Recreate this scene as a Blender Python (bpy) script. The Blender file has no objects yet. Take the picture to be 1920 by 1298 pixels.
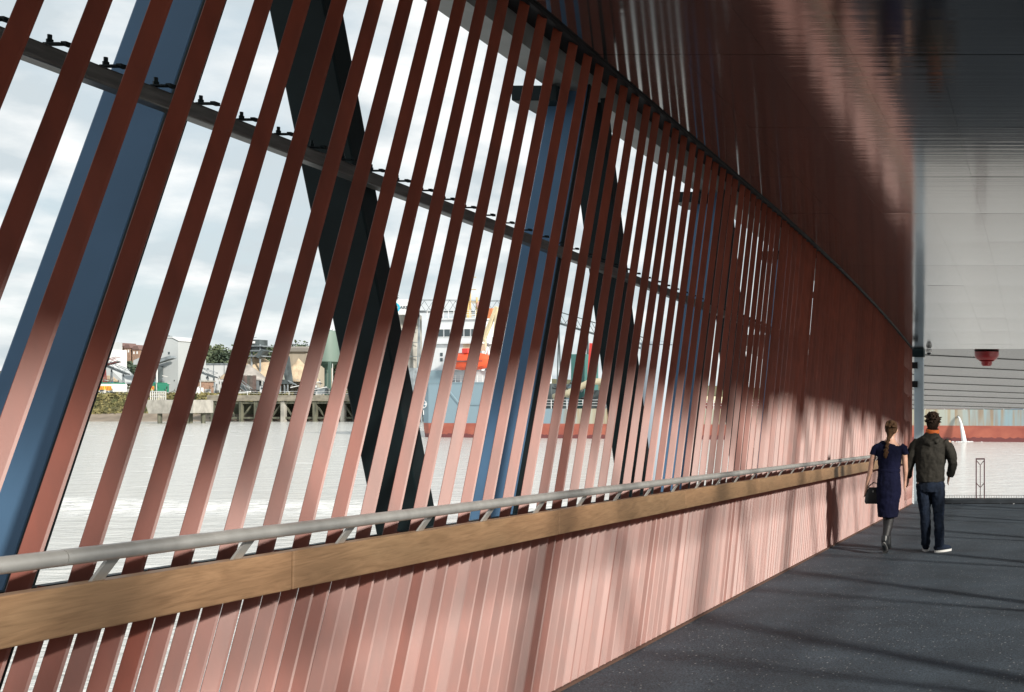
import bpy, bmesh, math, random
from mathutils import Vector, Matrix, noise
R = math.radians
rnd = random.Random(7)
scene = bpy.context.scene
COL = scene.collection

# ------------------------------------------------------------------ camera
F, VX, VY = 2000.0, 1954.0, 750.0          # focal length and principal point in photo pixels (shift lens)
cam_d = bpy.data.cameras.new('camera')
cam_d.sensor_width = 36; cam_d.sensor_fit = 'HORIZONTAL'
cam_d.lens = 36 * F / 1920
cam_d.shift_x = -(VX - 960) / 1920
cam_d.shift_y = (VY - 649) / 1920
cam_d.clip_start = 0.05; cam_d.clip_end = 8000
cam = bpy.data.objects.new('camera', cam_d); COL.objects.link(cam)
cam.location = (0, 0, 0); cam.rotation_euler = (R(90), 0, 0)
scene.camera = cam

# ------------------------------------------------------------------ world, sun, exposure
SUN = Vector((0.74, -0.47, 0.40)).normalized()
world = bpy.data.worlds.new('World'); scene.world = world; world.use_nodes = True
nt = world.node_tree; nt.nodes.clear()
def N(t, **kw):
    n = nt.nodes.new(t)
    for k, v in kw.items(): setattr(n, k, v)
    return n
def L(a, b): nt.links.new(a, b)
sky = N('ShaderNodeTexSky', sky_type='NISHITA', sun_disc=False)
sky.sun_elevation = math.asin(SUN.z); sky.sun_rotation = math.atan2(SUN.x, SUN.y)
tc = N('ShaderNodeTexCoord'); sep = N('ShaderNodeSeparateXYZ'); L(tc.outputs['Generated'], sep.inputs[0])
def M2(op, a, b):
    n = N('ShaderNodeMath', operation=op)
    for i, v in enumerate((a, b)):
        if isinstance(v, (int, float)): n.inputs[i].default_value = v
        else: L(v, n.inputs[i])
    return n.outputs[0]
zz = M2('ADD', M2('MAXIMUM', sep.outputs[2], 0.0), 0.30)
cmb = N('ShaderNodeCombineXYZ')
L(M2('DIVIDE', sep.outputs[0], zz), cmb.inputs[0]); L(M2('DIVIDE', sep.outputs[1], zz), cmb.inputs[1])
n1 = N('ShaderNodeTexNoise'); n1.inputs['Scale'].default_value = 2.0; n1.inputs['Detail'].default_value = 9; n1.inputs['Roughness'].default_value = 0.55
n1.inputs['Distortion'].default_value = 0.25
L(cmb.outputs[0], n1.inputs['Vector'])
n2 = N('ShaderNodeTexNoise'); n2.inputs['Scale'].default_value = 4.6; n2.inputs['Detail'].default_value = 7
mp2 = N('ShaderNodeMapping'); mp2.inputs['Location'].default_value = (3.1, 1.7, 0.4); L(cmb.outputs[0], mp2.inputs['Vector']); L(mp2.outputs[0], n2.inputs['Vector'])
cr = N('ShaderNodeValToRGB'); cr.color_ramp.elements[0].position = 0.38; cr.color_ramp.elements[1].position = 0.52
L(n1.outputs['Fac'], cr.inputs[0])
cc = N('ShaderNodeValToRGB')
cc.color_ramp.elements[0].position = 0.41; cc.color_ramp.elements[0].color = (0.54, 0.60, 0.63, 1)
cc.color_ramp.elements[1].position = 0.58; cc.color_ramp.elements[1].color = (0.92, 0.92, 0.905, 1)
L(n2.outputs['Fac'], cc.inputs[0])
bgs = N('ShaderNodeBackground'); L(sky.outputs[0], bgs.inputs[0]); bgs.inputs[1].default_value = 0.08
veil = N('ShaderNodeBackground'); veil.inputs[0].default_value = (0.575, 0.66, 0.70, 1); veil.inputs[1].default_value = 1.0
bgc = N('ShaderNodeBackground'); L(cc.outputs[0], bgc.inputs[0]); bgc.inputs[1].default_value = 1.0
mv = N('ShaderNodeMixShader'); mv.inputs[0].default_value = 0.8; L(bgs.outputs[0], mv.inputs[1]); L(veil.outputs[0], mv.inputs[2])
mx = N('ShaderNodeMixShader'); L(M2('MULTIPLY', cr.outputs[0], 0.85), mx.inputs[0]); L(mv.outputs[0], mx.inputs[1]); L(bgc.outputs[0], mx.inputs[2])
wo = N('ShaderNodeOutputWorld'); L(mx.outputs[0], wo.inputs[0])

sun_d = bpy.data.lights.new('sun', 'SUN'); sun_d.energy = 5.0; sun_d.angle = R(4.2); sun_d.color = (1.0, 0.93, 0.83)
sun = bpy.data.objects.new('sun', sun_d); COL.objects.link(sun)
sun.rotation_euler = (-SUN).to_track_quat('-Z', 'Y').to_euler()
sun.location = (30, -20, 40)

scene.view_settings.view_transform = 'Standard'; scene.view_settings.look = 'None'
scene.view_settings.exposure = 0.28; scene.view_settings.gamma = 1.0
scene.view_settings.use_curve_mapping = False
scene.render.engine = 'CYCLES'
scene.cycles.max_bounces = 8; scene.cycles.diffuse_bounces = 4; scene.cycles.glossy_bounces = 5

# ------------------------------------------------------------------ helpers
def tag(o, label=None, cat=None, group=None, kind=None):
    if label: o['label'] = label
    if cat: o['category'] = cat
    if group: o['group'] = group
    if kind: o['kind'] = kind
    return o
def empty(name, loc, label, cat, group=None):
    o = bpy.data.objects.new(name, None); COL.objects.link(o); o.location = loc; o.empty_display_size = 0.2
    return tag(o, label, cat, group)
def origin_of(o):
    v = Vector(o.location)
    return v
def attach(o, parent):
    if parent is not None:
        o.parent = parent
        m = Matrix.Translation(parent.location)
        p = parent.parent
        if p is not None:
            m = Matrix.Translation(p.location) @ p_inv(parent) @ m
        o.matrix_parent_inverse = m.inverted()
    return o
def p_inv(o): return o.matrix_parent_inverse.copy()
class MB:
    def __init__(s): s.v = []; s.f = []
    def add(s, vs, fs):
        n = len(s.v); s.v += [tuple(v) for v in vs]; s.f += [tuple(i + n for i in f) for f in fs]; return s
    def box(s, x0, x1, y0, y1, z0, z1):
        vs = [(x, y, z) for z in (z0, z1) for y in (y0, y1) for x in (x0, x1)]
        return s.add(vs, [(0, 2, 3, 1), (4, 5, 7, 6), (0, 1, 5, 4), (2, 6, 7, 3), (0, 4, 6, 2), (1, 3, 7, 5)])
    def bar(s, a, b, w, h, up=(0, 0, 1)):
        """rectangular bar a->b; w across, h along 'up'"""
        a, b = Vector(a), Vector(b); d = (b - a).normalized(); up = Vector(up)
        sx = d.cross(up)
        if sx.length < 1e-4: sx = d.cross(Vector((1, 0, 0)))
        sx.normalize(); sz = sx.cross(d).normalized()
        vs = []
        for p in (a, b):
            for i, j in ((-1, -1), (1, -1), (1, 1), (-1, 1)): vs.append(p + sx * (i * w / 2) + sz * (j * h / 2))
        return s.add(vs, [(0, 3, 2, 1), (4, 5, 6, 7), (0, 1, 5, 4), (1, 2, 6, 5), (2, 3, 7, 6), (3, 0, 4, 7)])
    def tube(s, pts, r, n=10, cap=True):
        pts = [Vector(p) for p in pts]; rs = r if isinstance(r, (list, tuple)) else [r] * len(pts)
        base = len(s.v)
        for i, p in enumerate(pts):
            d = (pts[min(i + 1, len(pts) - 1)] - pts[max(i - 1, 0)]).normalized()
            ref = Vector((0, 0, 1)) if abs(d.z) < 0.9 else Vector((1, 0, 0))
            a = d.cross(ref).normalized(); b = a.cross(d)
            for k in range(n):
                t = 2 * math.pi * k / n
                s.v.append(tuple(p + (a * math.cos(t) + b * math.sin(t)) * rs[i]))
        for i in range(len(pts) - 1):
            for k in range(n):
                k2 = (k + 1) % n; o = base + i * n
                s.f.append((o + k, o + k2, o + n + k2, o + n + k))
        if cap:
            s.f.append(tuple(base + k for k in range(n))[::-1])
            s.f.append(tuple(base + (len(pts) - 1) * n + k for k in range(n)))
        return s
    def prism(s, poly, d):
        """poly: list of Vector; extruded by vector d"""
        n = len(poly); d = Vector(d)
        vs = [Vector(p) for p in poly] + [Vector(p) + d for p in poly]
        fs = [tuple(range(n)), tuple(range(2 * n - 1, n - 1, -1))] + [(i, i + n, (i + 1) % n + n, (i + 1) % n) for i in range(n)]
        return s.add(vs, fs)
    def lathe(s, c, prof, n=20):
        c = Vector(c); base = len(s.v)
        for r, z in prof:
            for k in range(n):
                t = 2 * math.pi * k / n; s.v.append((c.x + r * math.cos(t), c.y + r * math.sin(t), c.z + z))
        for i in range(len(prof) - 1):
            for k in range(n):
                k2 = (k + 1) % n; o = base + i * n
                s.f.append((o + k, o + k2, o + n + k2, o + n + k))
        s.f.append(tuple(base + k for k in range(n))[::-1]); s.f.append(tuple(base + (len(prof) - 1) * n + k for k in range(n)))
        return s
    def mesh(s, name, m, smooth=False):
        me = bpy.data.meshes.new(name); me.from_pydata(s.v, [], s.f)
        bm = bmesh.new(); bm.from_mesh(me); bmesh.ops.recalc_face_normals(bm, faces=bm.faces); bm.to_mesh(me); bm.free()
        me.materials.append(m)
        if smooth:
            for p in me.polygons: p.use_smooth = True
        return me
    def build(s, name, m, parent=None, smooth=False, bevel=0, auto=None):
        o = bpy.data.objects.new(name, s.mesh(name, m, smooth)); COL.objects.link(o); attach(o, parent)
        if bevel:
            b = o.modifiers.new('bevel', 'BEVEL'); b.width = bevel; b.segments = 2; b.limit_method = 'ANGLE'; b.angle_limit = R(40)
        if smooth and auto:
            b = o.modifiers.new('es', 'EDGE_SPLIT'); b.split_angle = R(auto)
        return o
def place(me, name, mtx, parent):
    o = bpy.data.objects.new(name, me); COL.objects.link(o); attach(o, parent); o.matrix_basis = mtx; return o
def P(x, y, Y): return Vector(((x - VX) / F * Y, Y, (VY - y) / F * Y))

# ------------------------------------------------------------------ materials
MATS = {}
def mat(name, col, rough=0.5, metal=0.0, var=0.0, vscale=(1, 1, 1), bump=0.0, bscale=(20, 20, 20), coord='world', ior=1.5, objvar=0.0, col2=None, detail=5, spec=0.5, bdist=0.01, thr=(0.35, 0.65)):
    m = bpy.data.materials.new(name); m.use_nodes = True; MATS[name] = m
    t = m.node_tree; b = t.nodes['Principled BSDF']
    b.inputs['Base Color'].default_value = (*col, 1); b.inputs['Roughness'].default_value = rough
    b.inputs['Metallic'].default_value = metal; b.inputs['IOR'].default_value = ior
    b.inputs['Specular IOR Level'].default_value = spec
    def vec(scale):
        mp = t.nodes.new('ShaderNodeMapping'); mp.inputs['Scale'].default_value = scale
        if coord == 'world':
            g = t.nodes.new('ShaderNodeNewGeometry'); t.links.new(g.outputs['Position'], mp.inputs['Vector'])
        else:
            g = t.nodes.new('ShaderNodeTexCoord'); t.links.new(g.outputs['Object'], mp.inputs['Vector'])
        return mp.outputs[0]
    out = None
    if var or col2:
        n = t.nodes.new('ShaderNodeTexNoise'); n.inputs['Scale'].default_value = 1.0; n.inputs['Detail'].default_value = detail
        t.links.new(vec(vscale), n.inputs['Vector'])
        r = t.nodes.new('ShaderNodeValToRGB')
        c2 = col2 if col2 else tuple(min(1, c * (1 + var)) for c in col)
        c1 = col if col2 else tuple(c * (1 - var) for c in col)
        r.color_ramp.elements[0].position = thr[0]; r.color_ramp.elements[0].color = (*c1, 1)
        r.color_ramp.elements[1].position = thr[1]; r.color_ramp.elements[1].color = (*c2, 1)
        t.links.new(n.outputs['Fac'], r.inputs[0]); out = r.outputs[0]
    if objvar:
        oi = t.nodes.new('ShaderNodeObjectInfo'); mr = t.nodes.new('ShaderNodeMapRange')
        mr.inputs['To Min'].default_value = 1 - objvar; mr.inputs['To Max'].default_value = 1 + objvar
        t.links.new(oi.outputs['Random'], mr.inputs[0])
        h = t.nodes.new('ShaderNodeHueSaturation'); t.links.new(mr.outputs[0], h.inputs['Value'])
        if out: t.links.new(out, h.inputs['Color'])
        else: h.inputs['Color'].default_value = (*col, 1)
        out = h.outputs[0]
    if out: t.links.new(out, b.inputs['Base Color'])
    if bump:
        n = t.nodes.new('ShaderNodeTexNoise'); n.inputs['Scale'].default_value = 1.0; n.inputs['Detail'].default_value = 4
        t.links.new(vec(bscale), n.inputs['Vector'])
        bp = t.nodes.new('ShaderNodeBump'); bp.inputs['Strength'].default_value = bump; bp.inputs['Distance'].default_value = bdist
        t.links.new(n.outputs['Fac'], bp.inputs['Height']); t.links.new(bp.outputs[0], b.inputs['Normal'])
    return m
fin_red = mat('fin_red_paint', (0.165, 0.034, 0.017), 0.44, spec=0.58, var=0.13, vscale=(14, 14, 1.1), objvar=0.10, bump=0.04, bscale=(160, 160, 160), bdist=0.002)
col_blue = mat('column_blue_paint', (0.065, 0.132, 0.225), 0.42, spec=0.15, var=0.06, vscale=(3, 3, 3), bump=0.05, bscale=(90, 90, 90), bdist=0.002)
steel_dark = mat('dark_and_shaded_steel', (0.007, 0.013, 0.015), 0.42, spec=0.10, var=0.2, vscale=(5, 5, 5), bump=0.05, bscale=(40, 40, 40), bdist=0.003)  # near-black copy of the truss paint for shaded braces; also dark fittings
girt_m = mat('girt_steel', (0.075, 0.074, 0.07), 0.4, metal=0.4, var=0.3, vscale=(8, 8, 60), bump=0.08, bscale=(30, 10, 120), bdist=0.002)
chord_m = mat('chord_steel', (0.16, 0.17, 0.17), 0.4, metal=0.2, var=0.15, vscale=(4, 4, 4))
stainless = mat('brushed_stainless', (0.50, 0.50, 0.48), 0.42, metal=0.55, var=0.10, vscale=(6, 14, 6), bump=0.05, bscale=(60, 60, 60), bdist=0.001)
ceil_m = mat('gloss_soffit_paint', (0.008, 0.007, 0.007), 0.10, ior=2.2, bump=0.30, bscale=(0.35, 17, 1), bdist=0.004, spec=0.5)
soff2_m = mat('far_soffit_paint', (0.030, 0.028, 0.027), 0.2, spec=0.12, bump=0.06, bscale=(0.4, 9, 1), bdist=0.01)
cb_ = ceil_m.node_tree.nodes['Principled BSDF']; cb_.inputs['Coat Weight'].default_value = 0.8; cb_.inputs['Coat Roughness'].default_value = 0.10
ceil_m.node_tree.links.new(ceil_m.node_tree.nodes['Bump'].outputs[0], cb_.inputs['Coat Normal'])
black_m = mat('black_trim', (0.008, 0.008, 0.009), 0.6, spec=0.15)
post_m = mat('pale_post_paint', (0.36, 0.43, 0.48), 0.4, var=0.05, vscale=(2, 2, 2))
kerb_m = mat('kerb_steel', (0.035, 0.042, 0.05), 0.45, var=0.2, vscale=(4, 4, 4))
boll_m = mat('bollard_red_paint', (0.09, 0.04, 0.045), 0.45)
white_m = mat('white_paint', (0.75, 0.76, 0.76), 0.5, var=0.05, vscale=(1, 1, 1))
concrete = mat('weathered_concrete', (0.30, 0.29, 0.26), 0.85, var=0.25, vscale=(0.7, 0.7, 0.4))

# ------------------------------------------------------------------ walkway geometry
WATER = -6.5
RAKE = 0.37
XF = -2.85                       # inner edge of the left fins
XR = 0.55                        # inner edge of the right fins
Y0, Y1 = -16.0, 23.4              # deck ends
def deck(y): return -1.51 - 0.033 * y
def ceil(y): return deck(y) + 3.92 - (0.0029 * (y - 10) ** 2 if y > 10 else 0)

# ------------------------------------------------------------------ water
def water_mat():
    m = bpy.data.materials.new('river_water'); m.use_nodes = True; t = m.node_tree; b = t.nodes['Principled BSDF']
    b.inputs['Roughness'].default_value = 0.16; b.inputs['IOR'].default_value = 1.42
    g = t.nodes.new('ShaderNodeNewGeometry')
    def nz(scale, detail=4, rot=0):
        mp = t.nodes.new('ShaderNodeMapping'); mp.inputs['Scale'].default_value = scale; mp.inputs['Rotation'].default_value = (0, 0, rot)
        n = t.nodes.new('ShaderNodeTexNoise'); n.inputs['Scale'].default_value = 1; n.inputs['Detail'].default_value = detail
        t.links.new(g.outputs['Position'], mp.inputs[0]); t.links.new(mp.outputs[0], n.inputs['Vector']); return n.outputs['Fac']
    def mth(op, a, bb, c=None):
        n = t.nodes.new('ShaderNodeMath'); n.operation = op
        for i, v in enumerate((a, bb, c)):
            if v is None: continue
            if isinstance(v, (int, float)): n.inputs[i].default_value = v
            else: t.links.new(v, n.inputs[i])
        return n.outputs[0]
    h = mth('ADD', mth('MULTIPLY', nz((0.35, 0.9, 1), 6), 1.0), mth('MULTIPLY', nz((1.6, 3.6, 1), 5, 0.2), 0.35))
    bp = t.nodes.new('ShaderNodeBump'); bp.inputs['Strength'].default_value = 0.8; bp.inputs['Distance'].default_value = 0.45
    t.links.new(h, bp.inputs['Height']); t.links.new(bp.outputs[0], b.inputs['Normal'])
    # foam of a passing wake: a wavy band across the river about 66 m out
    sp = t.nodes.new('ShaderNodeSeparateXYZ'); t.links.new(g.outputs['Position'], sp.inputs[0])
    wob = mth('MULTIPLY', nz((0.05, 0.05, 1), 3), 10.0)
    yy = mth('ADD', mth('ADD', sp.outputs[1], wob), mth('MULTIPLY', sp.outputs[0], 0.04))
    dist = mth('ABSOLUTE', mth('SUBTRACT', yy, 68.0), 0)
    band = mth('SUBTRACT', 1.0, mth('MULTIPLY', dist, 0.2)); band = mth('MAXIMUM', band, 0.0)
    fo = mth('MULTIPLY', band, mth('MULTIPLY', mth('SUBTRACT', nz((1.3, 2.6, 1), 10), 0.40), 6.5))
    ft = mth('MULTIPLY', mth('MAXIMUM', mth('SUBTRACT', nz((0.12, 0.5, 1), 9), 0.66), 0), 6.0)
    fo = mth('MINIMUM', mth('MAXIMUM', mth('ADD', fo, ft), 0.0), 1.0)
    mix = t.nodes.new('ShaderNodeMix'); mix.data_type = 'RGBA'
    mix.inputs[6].default_value = (0.57, 0.565, 0.54, 1); mix.inputs[7].default_value = (0.8, 0.8, 0.78, 1)
    t.links.new(fo, mix.inputs[0]); t.links.new(mix.outputs[2], b.inputs['Base Color'])
    r = mth('ADD', mth('MULTIPLY', fo, 0.6), 0.16); t.links.new(r, b.inputs['Roughness'])
    return m
w = MB()
w.add([(-3000, -600, WATER), (3000, -600, WATER), (3000, 4000, WATER), (-3000, 4000, WATER)], [(0, 1, 2, 3)])
tag(w.build('river_water', water_mat()), kind='structure')

# ------------------------------------------------------------------ deck
def deck_mat():
    m = mat('antislip_deck', (0.030, 0.036, 0.042), 0.62, bump=0.6, bscale=(170, 170, 170), bdist=0.004)
    t = m.node_tree; b = t.nodes['Principled BSDF']
    g = t.nodes.new('ShaderNodeNewGeometry')
    n = t.nodes.new('ShaderNodeTexNoise'); n.inputs['Scale'].default_value = 85; n.inputs['Detail'].default_value = 3; t.links.new(g.outputs['Position'], n.inputs['Vector'])
    r = t.nodes.new('ShaderNodeValToRGB'); r.color_ramp.elements[0].position = 0.38; r.color_ramp.elements[0].color = (0.020, 0.029, 0.039, 1)
    r.color_ramp.elements[1].position = 0.68; r.color_ramp.elements[1].color = (0.085, 0.112, 0.140, 1); t.links.new(n.outputs['Fac'], r.inputs[0])
    # pale specks painted into the colour as sun and sky glints off the grit
    v = t.nodes.new('ShaderNodeTexVoronoi'); v.inputs['Scale'].default_value = 38; t.links.new(g.outputs['Position'], v.inputs['Vector'])
    lt = t.nodes.new('ShaderNodeMath'); lt.operation = 'LESS_THAN'; t.links.new(v.outputs['Distance'], lt.inputs[0])
    sc = t.nodes.new('ShaderNodeSeparateColor'); t.links.new(v.outputs['Color'], sc.inputs[0])
    sz = t.nodes.new('ShaderNodeMath'); sz.operation = 'MULTIPLY_ADD'; sz.inputs[1].default_value = .22; sz.inputs[2].default_value = .05; t.links.new(sc.outputs[1], sz.inputs[0]); t.links.new(sz.outputs[0], lt.inputs[1])
    big = t.nodes.new('ShaderNodeTexNoise'); big.inputs['Scale'].default_value = 0.9; big.inputs['Detail'].default_value = 3; t.links.new(g.outputs['Position'], big.inputs['Vector'])
    th = t.nodes.new('ShaderNodeMapRange'); th.inputs[1].default_value = 0.35; th.inputs[2].default_value = 0.7; th.inputs[3].default_value = 0.90; th.inputs[4].default_value = 0.50
    t.links.new(big.outputs['Fac'], th.inputs[0])
    gt = t.nodes.new('ShaderNodeMath'); gt.operation = 'GREATER_THAN'; t.links.new(sc.outputs[0], gt.inputs[0]); t.links.new(th.outputs[0], gt.inputs[1])
    mu = t.nodes.new('ShaderNodeMath'); mu.operation = 'MULTIPLY'; t.links.new(lt.outputs[0], mu.inputs[0]); t.links.new(gt.outputs[0], mu.inputs[1])
    mx = t.nodes.new('ShaderNodeMix'); mx.data_type = 'RGBA'; mx.inputs[7].default_value = (0.40, 0.41, 0.40, 1)
    st = t.nodes.new('ShaderNodeTexNoise'); st.inputs['Scale'].default_value = 1.7; st.inputs['Detail'].default_value = 6; t.links.new(g.outputs['Position'], st.inputs['Vector'])
    sr = t.nodes.new('ShaderNodeValToRGB'); sr.color_ramp.elements[0].position = .3; sr.color_ramp.elements[0].color = (.72, .72, .72, 1); sr.color_ramp.elements[1].position = .7; sr.color_ramp.elements[1].color = (1.2, 1.2, 1.2, 1); t.links.new(st.outputs['Fac'], sr.inputs[0])
    ms = t.nodes.new('ShaderNodeMix'); ms.data_type = 'RGBA'; ms.blend_type = 'MULTIPLY'; ms.inputs[0].default_value = 1; t.links.new(r.outputs[0], ms.inputs[6]); t.links.new(sr.outputs[0], ms.inputs[7])
    t.links.new(mu.outputs[0], mx.inputs[0]); t.links.new(ms.outputs[2], mx.inputs[6]); t.links.new(mx.outputs[2], b.inputs['Base Color'])
    return m
d = MB()
for y0, y1 in ((Y0, Y1),):
    a, b_ = deck(y0), deck(y1)
    x0, x1 = XF + 0.01, XR - 0.01
    d.add([(x0, y0, a - .12), (x1, y0, a - .12), (x1, y1, b_ - .12), (x0, y1, b_ - .12), (x0, y0, a), (x1, y0, a), (x1, y1, b_), (x0, y1, b_)],
          [(0, 3, 2, 1), (4, 5, 6, 7), (0, 1, 5, 4), (2, 3, 7, 6), (0, 4, 7, 3), (1, 2, 6, 5)])
tag(d.build('walkway_deck', deck_mat()), kind='structure')
# substructure under the deck (closes the view between deck edge and fins)
e = MB(); e.bar((XF + 0.005, Y0, deck(Y0) + .002), (XF + 0.005, Y1, deck(Y1) + .002), 0.024, 0.03)
tag(e.build('deck_edge_trim', mat('rust_brown_trim', (0.10, 0.055, 0.04), 0.6)), kind='structure')
e = MB(); e.box(-2.7, 3.2, Y1 + .003, Y1 + .35, deck(Y1) - .5, deck(Y1) + .10)
o = e.build('deck_end_kerb', kerb_m, bevel=0.012); tag(o, kind='structure')
e = MB(); e.box(-2.7, 3.2, Y1 - .06, Y1 - .002, deck(Y1) - .1, deck(Y1) + .012)
tag(e.build('deck_threshold_strip', black_m), kind='structure')

# ------------------------------------------------------------------ roof and soffit panels
PW, PL = 0.55, 1.60
roof = empty('canopy_roof', (-1.1, 7, ceil(7)), 'long glossy dark soffit roofing the covered walkway above the slat screen', 'canopy')
xs = [-2.84, -2.29, -1.745, -1.20, -0.66, -0.11, 0.44, 0.60]
pm = MB()
c = 0.006
pm.add([(-.5, -.5, 0), (.5, -.5, 0), (.5, .5, 0), (-.5, .5, 0), (-.5, -.5, .03), (.5, -.5, .03), (.5, .5, .03), (-.5, .5, .03)],
       [(0, 3, 2, 1), (4, 5, 6, 7), (0, 1, 5, 4), (2, 3, 7, 6), (0, 4, 7, 3), (1, 2, 6, 5)])
pmesh = pm.mesh('soffit_panel', ceil_m)
ys = []; y = 6.76 - 14 * PL
while y < Y1 - 0.2: ys.append(y); y += PL
ys.append(Y1)
for j in range(len(ys) - 1):
    a, b_ = ys[j], ys[j + 1]; ang = math.atan2(ceil(b_) - ceil(a), b_ - a); ln = math.hypot(b_ - a, ceil(b_) - ceil(a))
    for i in range(len(xs) - 1):
        cx, cw = (xs[i] + xs[i + 1]) / 2, xs[i + 1] - xs[i]
        m = Matrix.Translation((cx, (a + b_) / 2, (ceil(a) + ceil(b_)) / 2 + rnd.uniform(0, .0012))) @ Matrix.Rotation(ang + R(rnd.uniform(-.05, .05)), 4, 'X') @ Matrix.Rotation(R(rnd.uniform(-.12, .12)), 4, 'Y') @ Matrix.Diagonal((cw - .0010, ln - .004, 1, 1))
        place(pmesh, 'soffit_panel', m, roof)
rs = MB()
for j in range(len(ys) - 1):
    a, b_ = ys[j], ys[j + 1]
    rs.add([(x, y, ceil(y) + dz) for dz in (.045, .30) for y in (a, b_) for x in (-3.32, 1.02)], [(0, 1, 3, 2), (4, 6, 7, 5), (0, 2, 6, 4), (1, 5, 7, 3)] + ([(0, 4, 5, 1)] if j == 0 else []) + ([(2, 3, 7, 6)] if j == len(ys) - 2 else []))
rs.build('roof_slab', black_m, roof)
# black shadow-gap trim along the soffit edge
tr = MB()
for j in range(len(ys) - 1):
    a, b_ = ys[j], ys[j + 1]; tr.bar((-2.843 , a, ceil(a) + .005), (-2.843, b_, ceil(b_) + .005), .03, .05)
tr.build('edge_trim', black_m, roof)
tr = MB(); tr.box(-3.3, 1.0, Y1 - .001, Y1 + .012, ceil(Y1) + .004, ceil(Y1) + .30)
tr.build('end_fascia', post_m, roof)

# ------------------------------------------------------------------ truss (columns, braces, chords) outside the fins
BAY = 3.05
def truss(side, parent):
    s = -1 if side == 'L' else 1
    xa = (XF - .20) if side == 'L' else (XR + .20)      # inner face of the truss members
    xb = xa + s * .25
    xm = (xa + xb) / 2
    k = -7
    while True:
        yb = 3.385 + BAY * k                       # column position at camera height 0
        if yb > 23.5: break
        zt = ceil(yb + .8) - .06; zb = deck(yb) - .25
        a = Vector((xm, yb + RAKE * zb, zb)); b = Vector((xm, yb + RAKE * zt, zt))
        if a.y > Y0 and b.y < Y1 + .5:
            m = MB(); m.bar(a, b, .25 if s < 0 else .10, .08, up=(0, 1, 0)); o = m.build('column', col_blue, parent, bevel=.008)
            m = MB(); off = Vector((-s * .128, 0, 0)); m.bar(a + off, b + off, .012, .084, up=(0, 1, 0)); m.build('inner_face_shade', steel_dark, parent, bevel=.003)  # dark strip added to give the column's inner face its shade
            # welded plates at the girt
            m = MB(); g = deck(yb) + 2.64
            m.box(min(xa, xa - s * .07), max(xa, xa - s * .07), yb + RAKE * g - .04, yb + RAKE * g + .04, g - .012, g + .004); m.build('cleat', steel_dark, parent)
        # brace from this column's head down to the next column's foot
        yn = yb + BAY; zb2 = deck(yn) - .2; zt2 = zt
        a2 = Vector((xm + s * .004, yb + RAKE * zt2 + .24, zt2)); b2 = Vector((xm + s * .004, yn + RAKE * zb2 + .02, zb2))
        if a2.y > Y0 and b2.y < Y1 + .3:
            m = MB(); m.bar(a2, b2, .24 if s < 0 else .09, .125 if s < 0 else .08, up=(0, 1, 0)); m.build('brace', steel_dark, parent, bevel=.008)
        k += 1
    ch = MB(); n = 24
    for j in range(n):
        a = Y0 + (Y1 - Y0) * j / n; b = Y0 + (Y1 - Y0) * (j + 1) / n
        ch.bar((xm, a, ceil(a) - .02), (xm, b, ceil(b) - .02), .22, .16)
    ch.build('top_chord', chord_m, parent)
    m = MB(); m.bar((xm, Y0, deck(Y0) - .30), (xm, Y1, deck(Y1) - .30), .22, .2); m.build('bottom_chord', steel_dark, parent)
    k = 0
    for k in range(7):                                   # stub cleats where the chord meets the columns
        yb = 3.51 + BAY * k + .72
        if yb > Y1: break
        m = MB(); z = ceil(yb) - .16; m.box(min(xm - s * .0, xm + s * .30), max(xm, xm + s * .30), yb - .30, yb + .12, z - .05, z + .05); m.build('node_stub', steel_dark, parent, bevel=.008)
trL = empty('steel_truss', (XF - .3, 7, deck(7)), 'blue and black raking steel truss standing outside the red slats', 'truss'); truss('L', trL)
trR = empty('steel_truss', (XR + .3, 7, deck(7)), 'matching raking steel truss along the opposite open side of the walkway', 'truss'); truss('R', trR)

# ------------------------------------------------------------------ fins
FD, FT, TW = 0.0515, 0.005, 31.0
def twist(y): return TW + 7 * max(0, (8 - y) / 6)
def fin_mesh():
    m = MB(); h = FT / 2; b = .0015
    # section in x (0 = inner edge, -FD = outer edge); the inner 9 mm is folded
    sec = [(-.007, -h), (.0004, .0012 - h), (0, .0012 + h), (-.0075, h), (-FD + b, h), (-FD, h - b), (-FD, -h + b), (-FD + b, -h)]
    n = len(sec)
    vs = [(x, y, 0) for x, y in sec] + [(x, y, 1) for x, y in sec]
    m.add(vs, [tuple(range(n)), tuple(range(2 * n - 1, n - 1, -1))] + [(i, (i + 1) % n, (i + 1) % n + n, i + n) for i in range(n)])
    return m
fmesh = fin_mesh().mesh('slat', fin_red)
RA = math.atan(RAKE)
def fin_matrix(x, yb, z0, z1, tw, mirror=False):
    # yb: position on the deck line
    ln = (z1 - z0) / math.cos(RA)
    y = yb + RAKE * (z0 - deck(yb))
    return Matrix.Translation((x, y, z0)) @ Matrix.Rotation(-RA + R(rnd.gauss(0, .08)), 4, 'X') @ Matrix.Rotation(R(rnd.gauss(0, .05)), 4, 'Y') @ Matrix.Rotation(tw, 4, 'Z') @ Matrix.Diagonal((-1 if mirror else 1, 1, ln, 1))
screen = empty('slat_screen', (XF, 7, deck(7)), 'wall of raking red slats beside the walkway, closely spaced below the rail', 'screen')
ybs = []; y = 0.9
while y < Y1 - 1.0: ybs.append(y); y += 0.19 if y < 4.6 else 0.205
fin_pos = []
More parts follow.
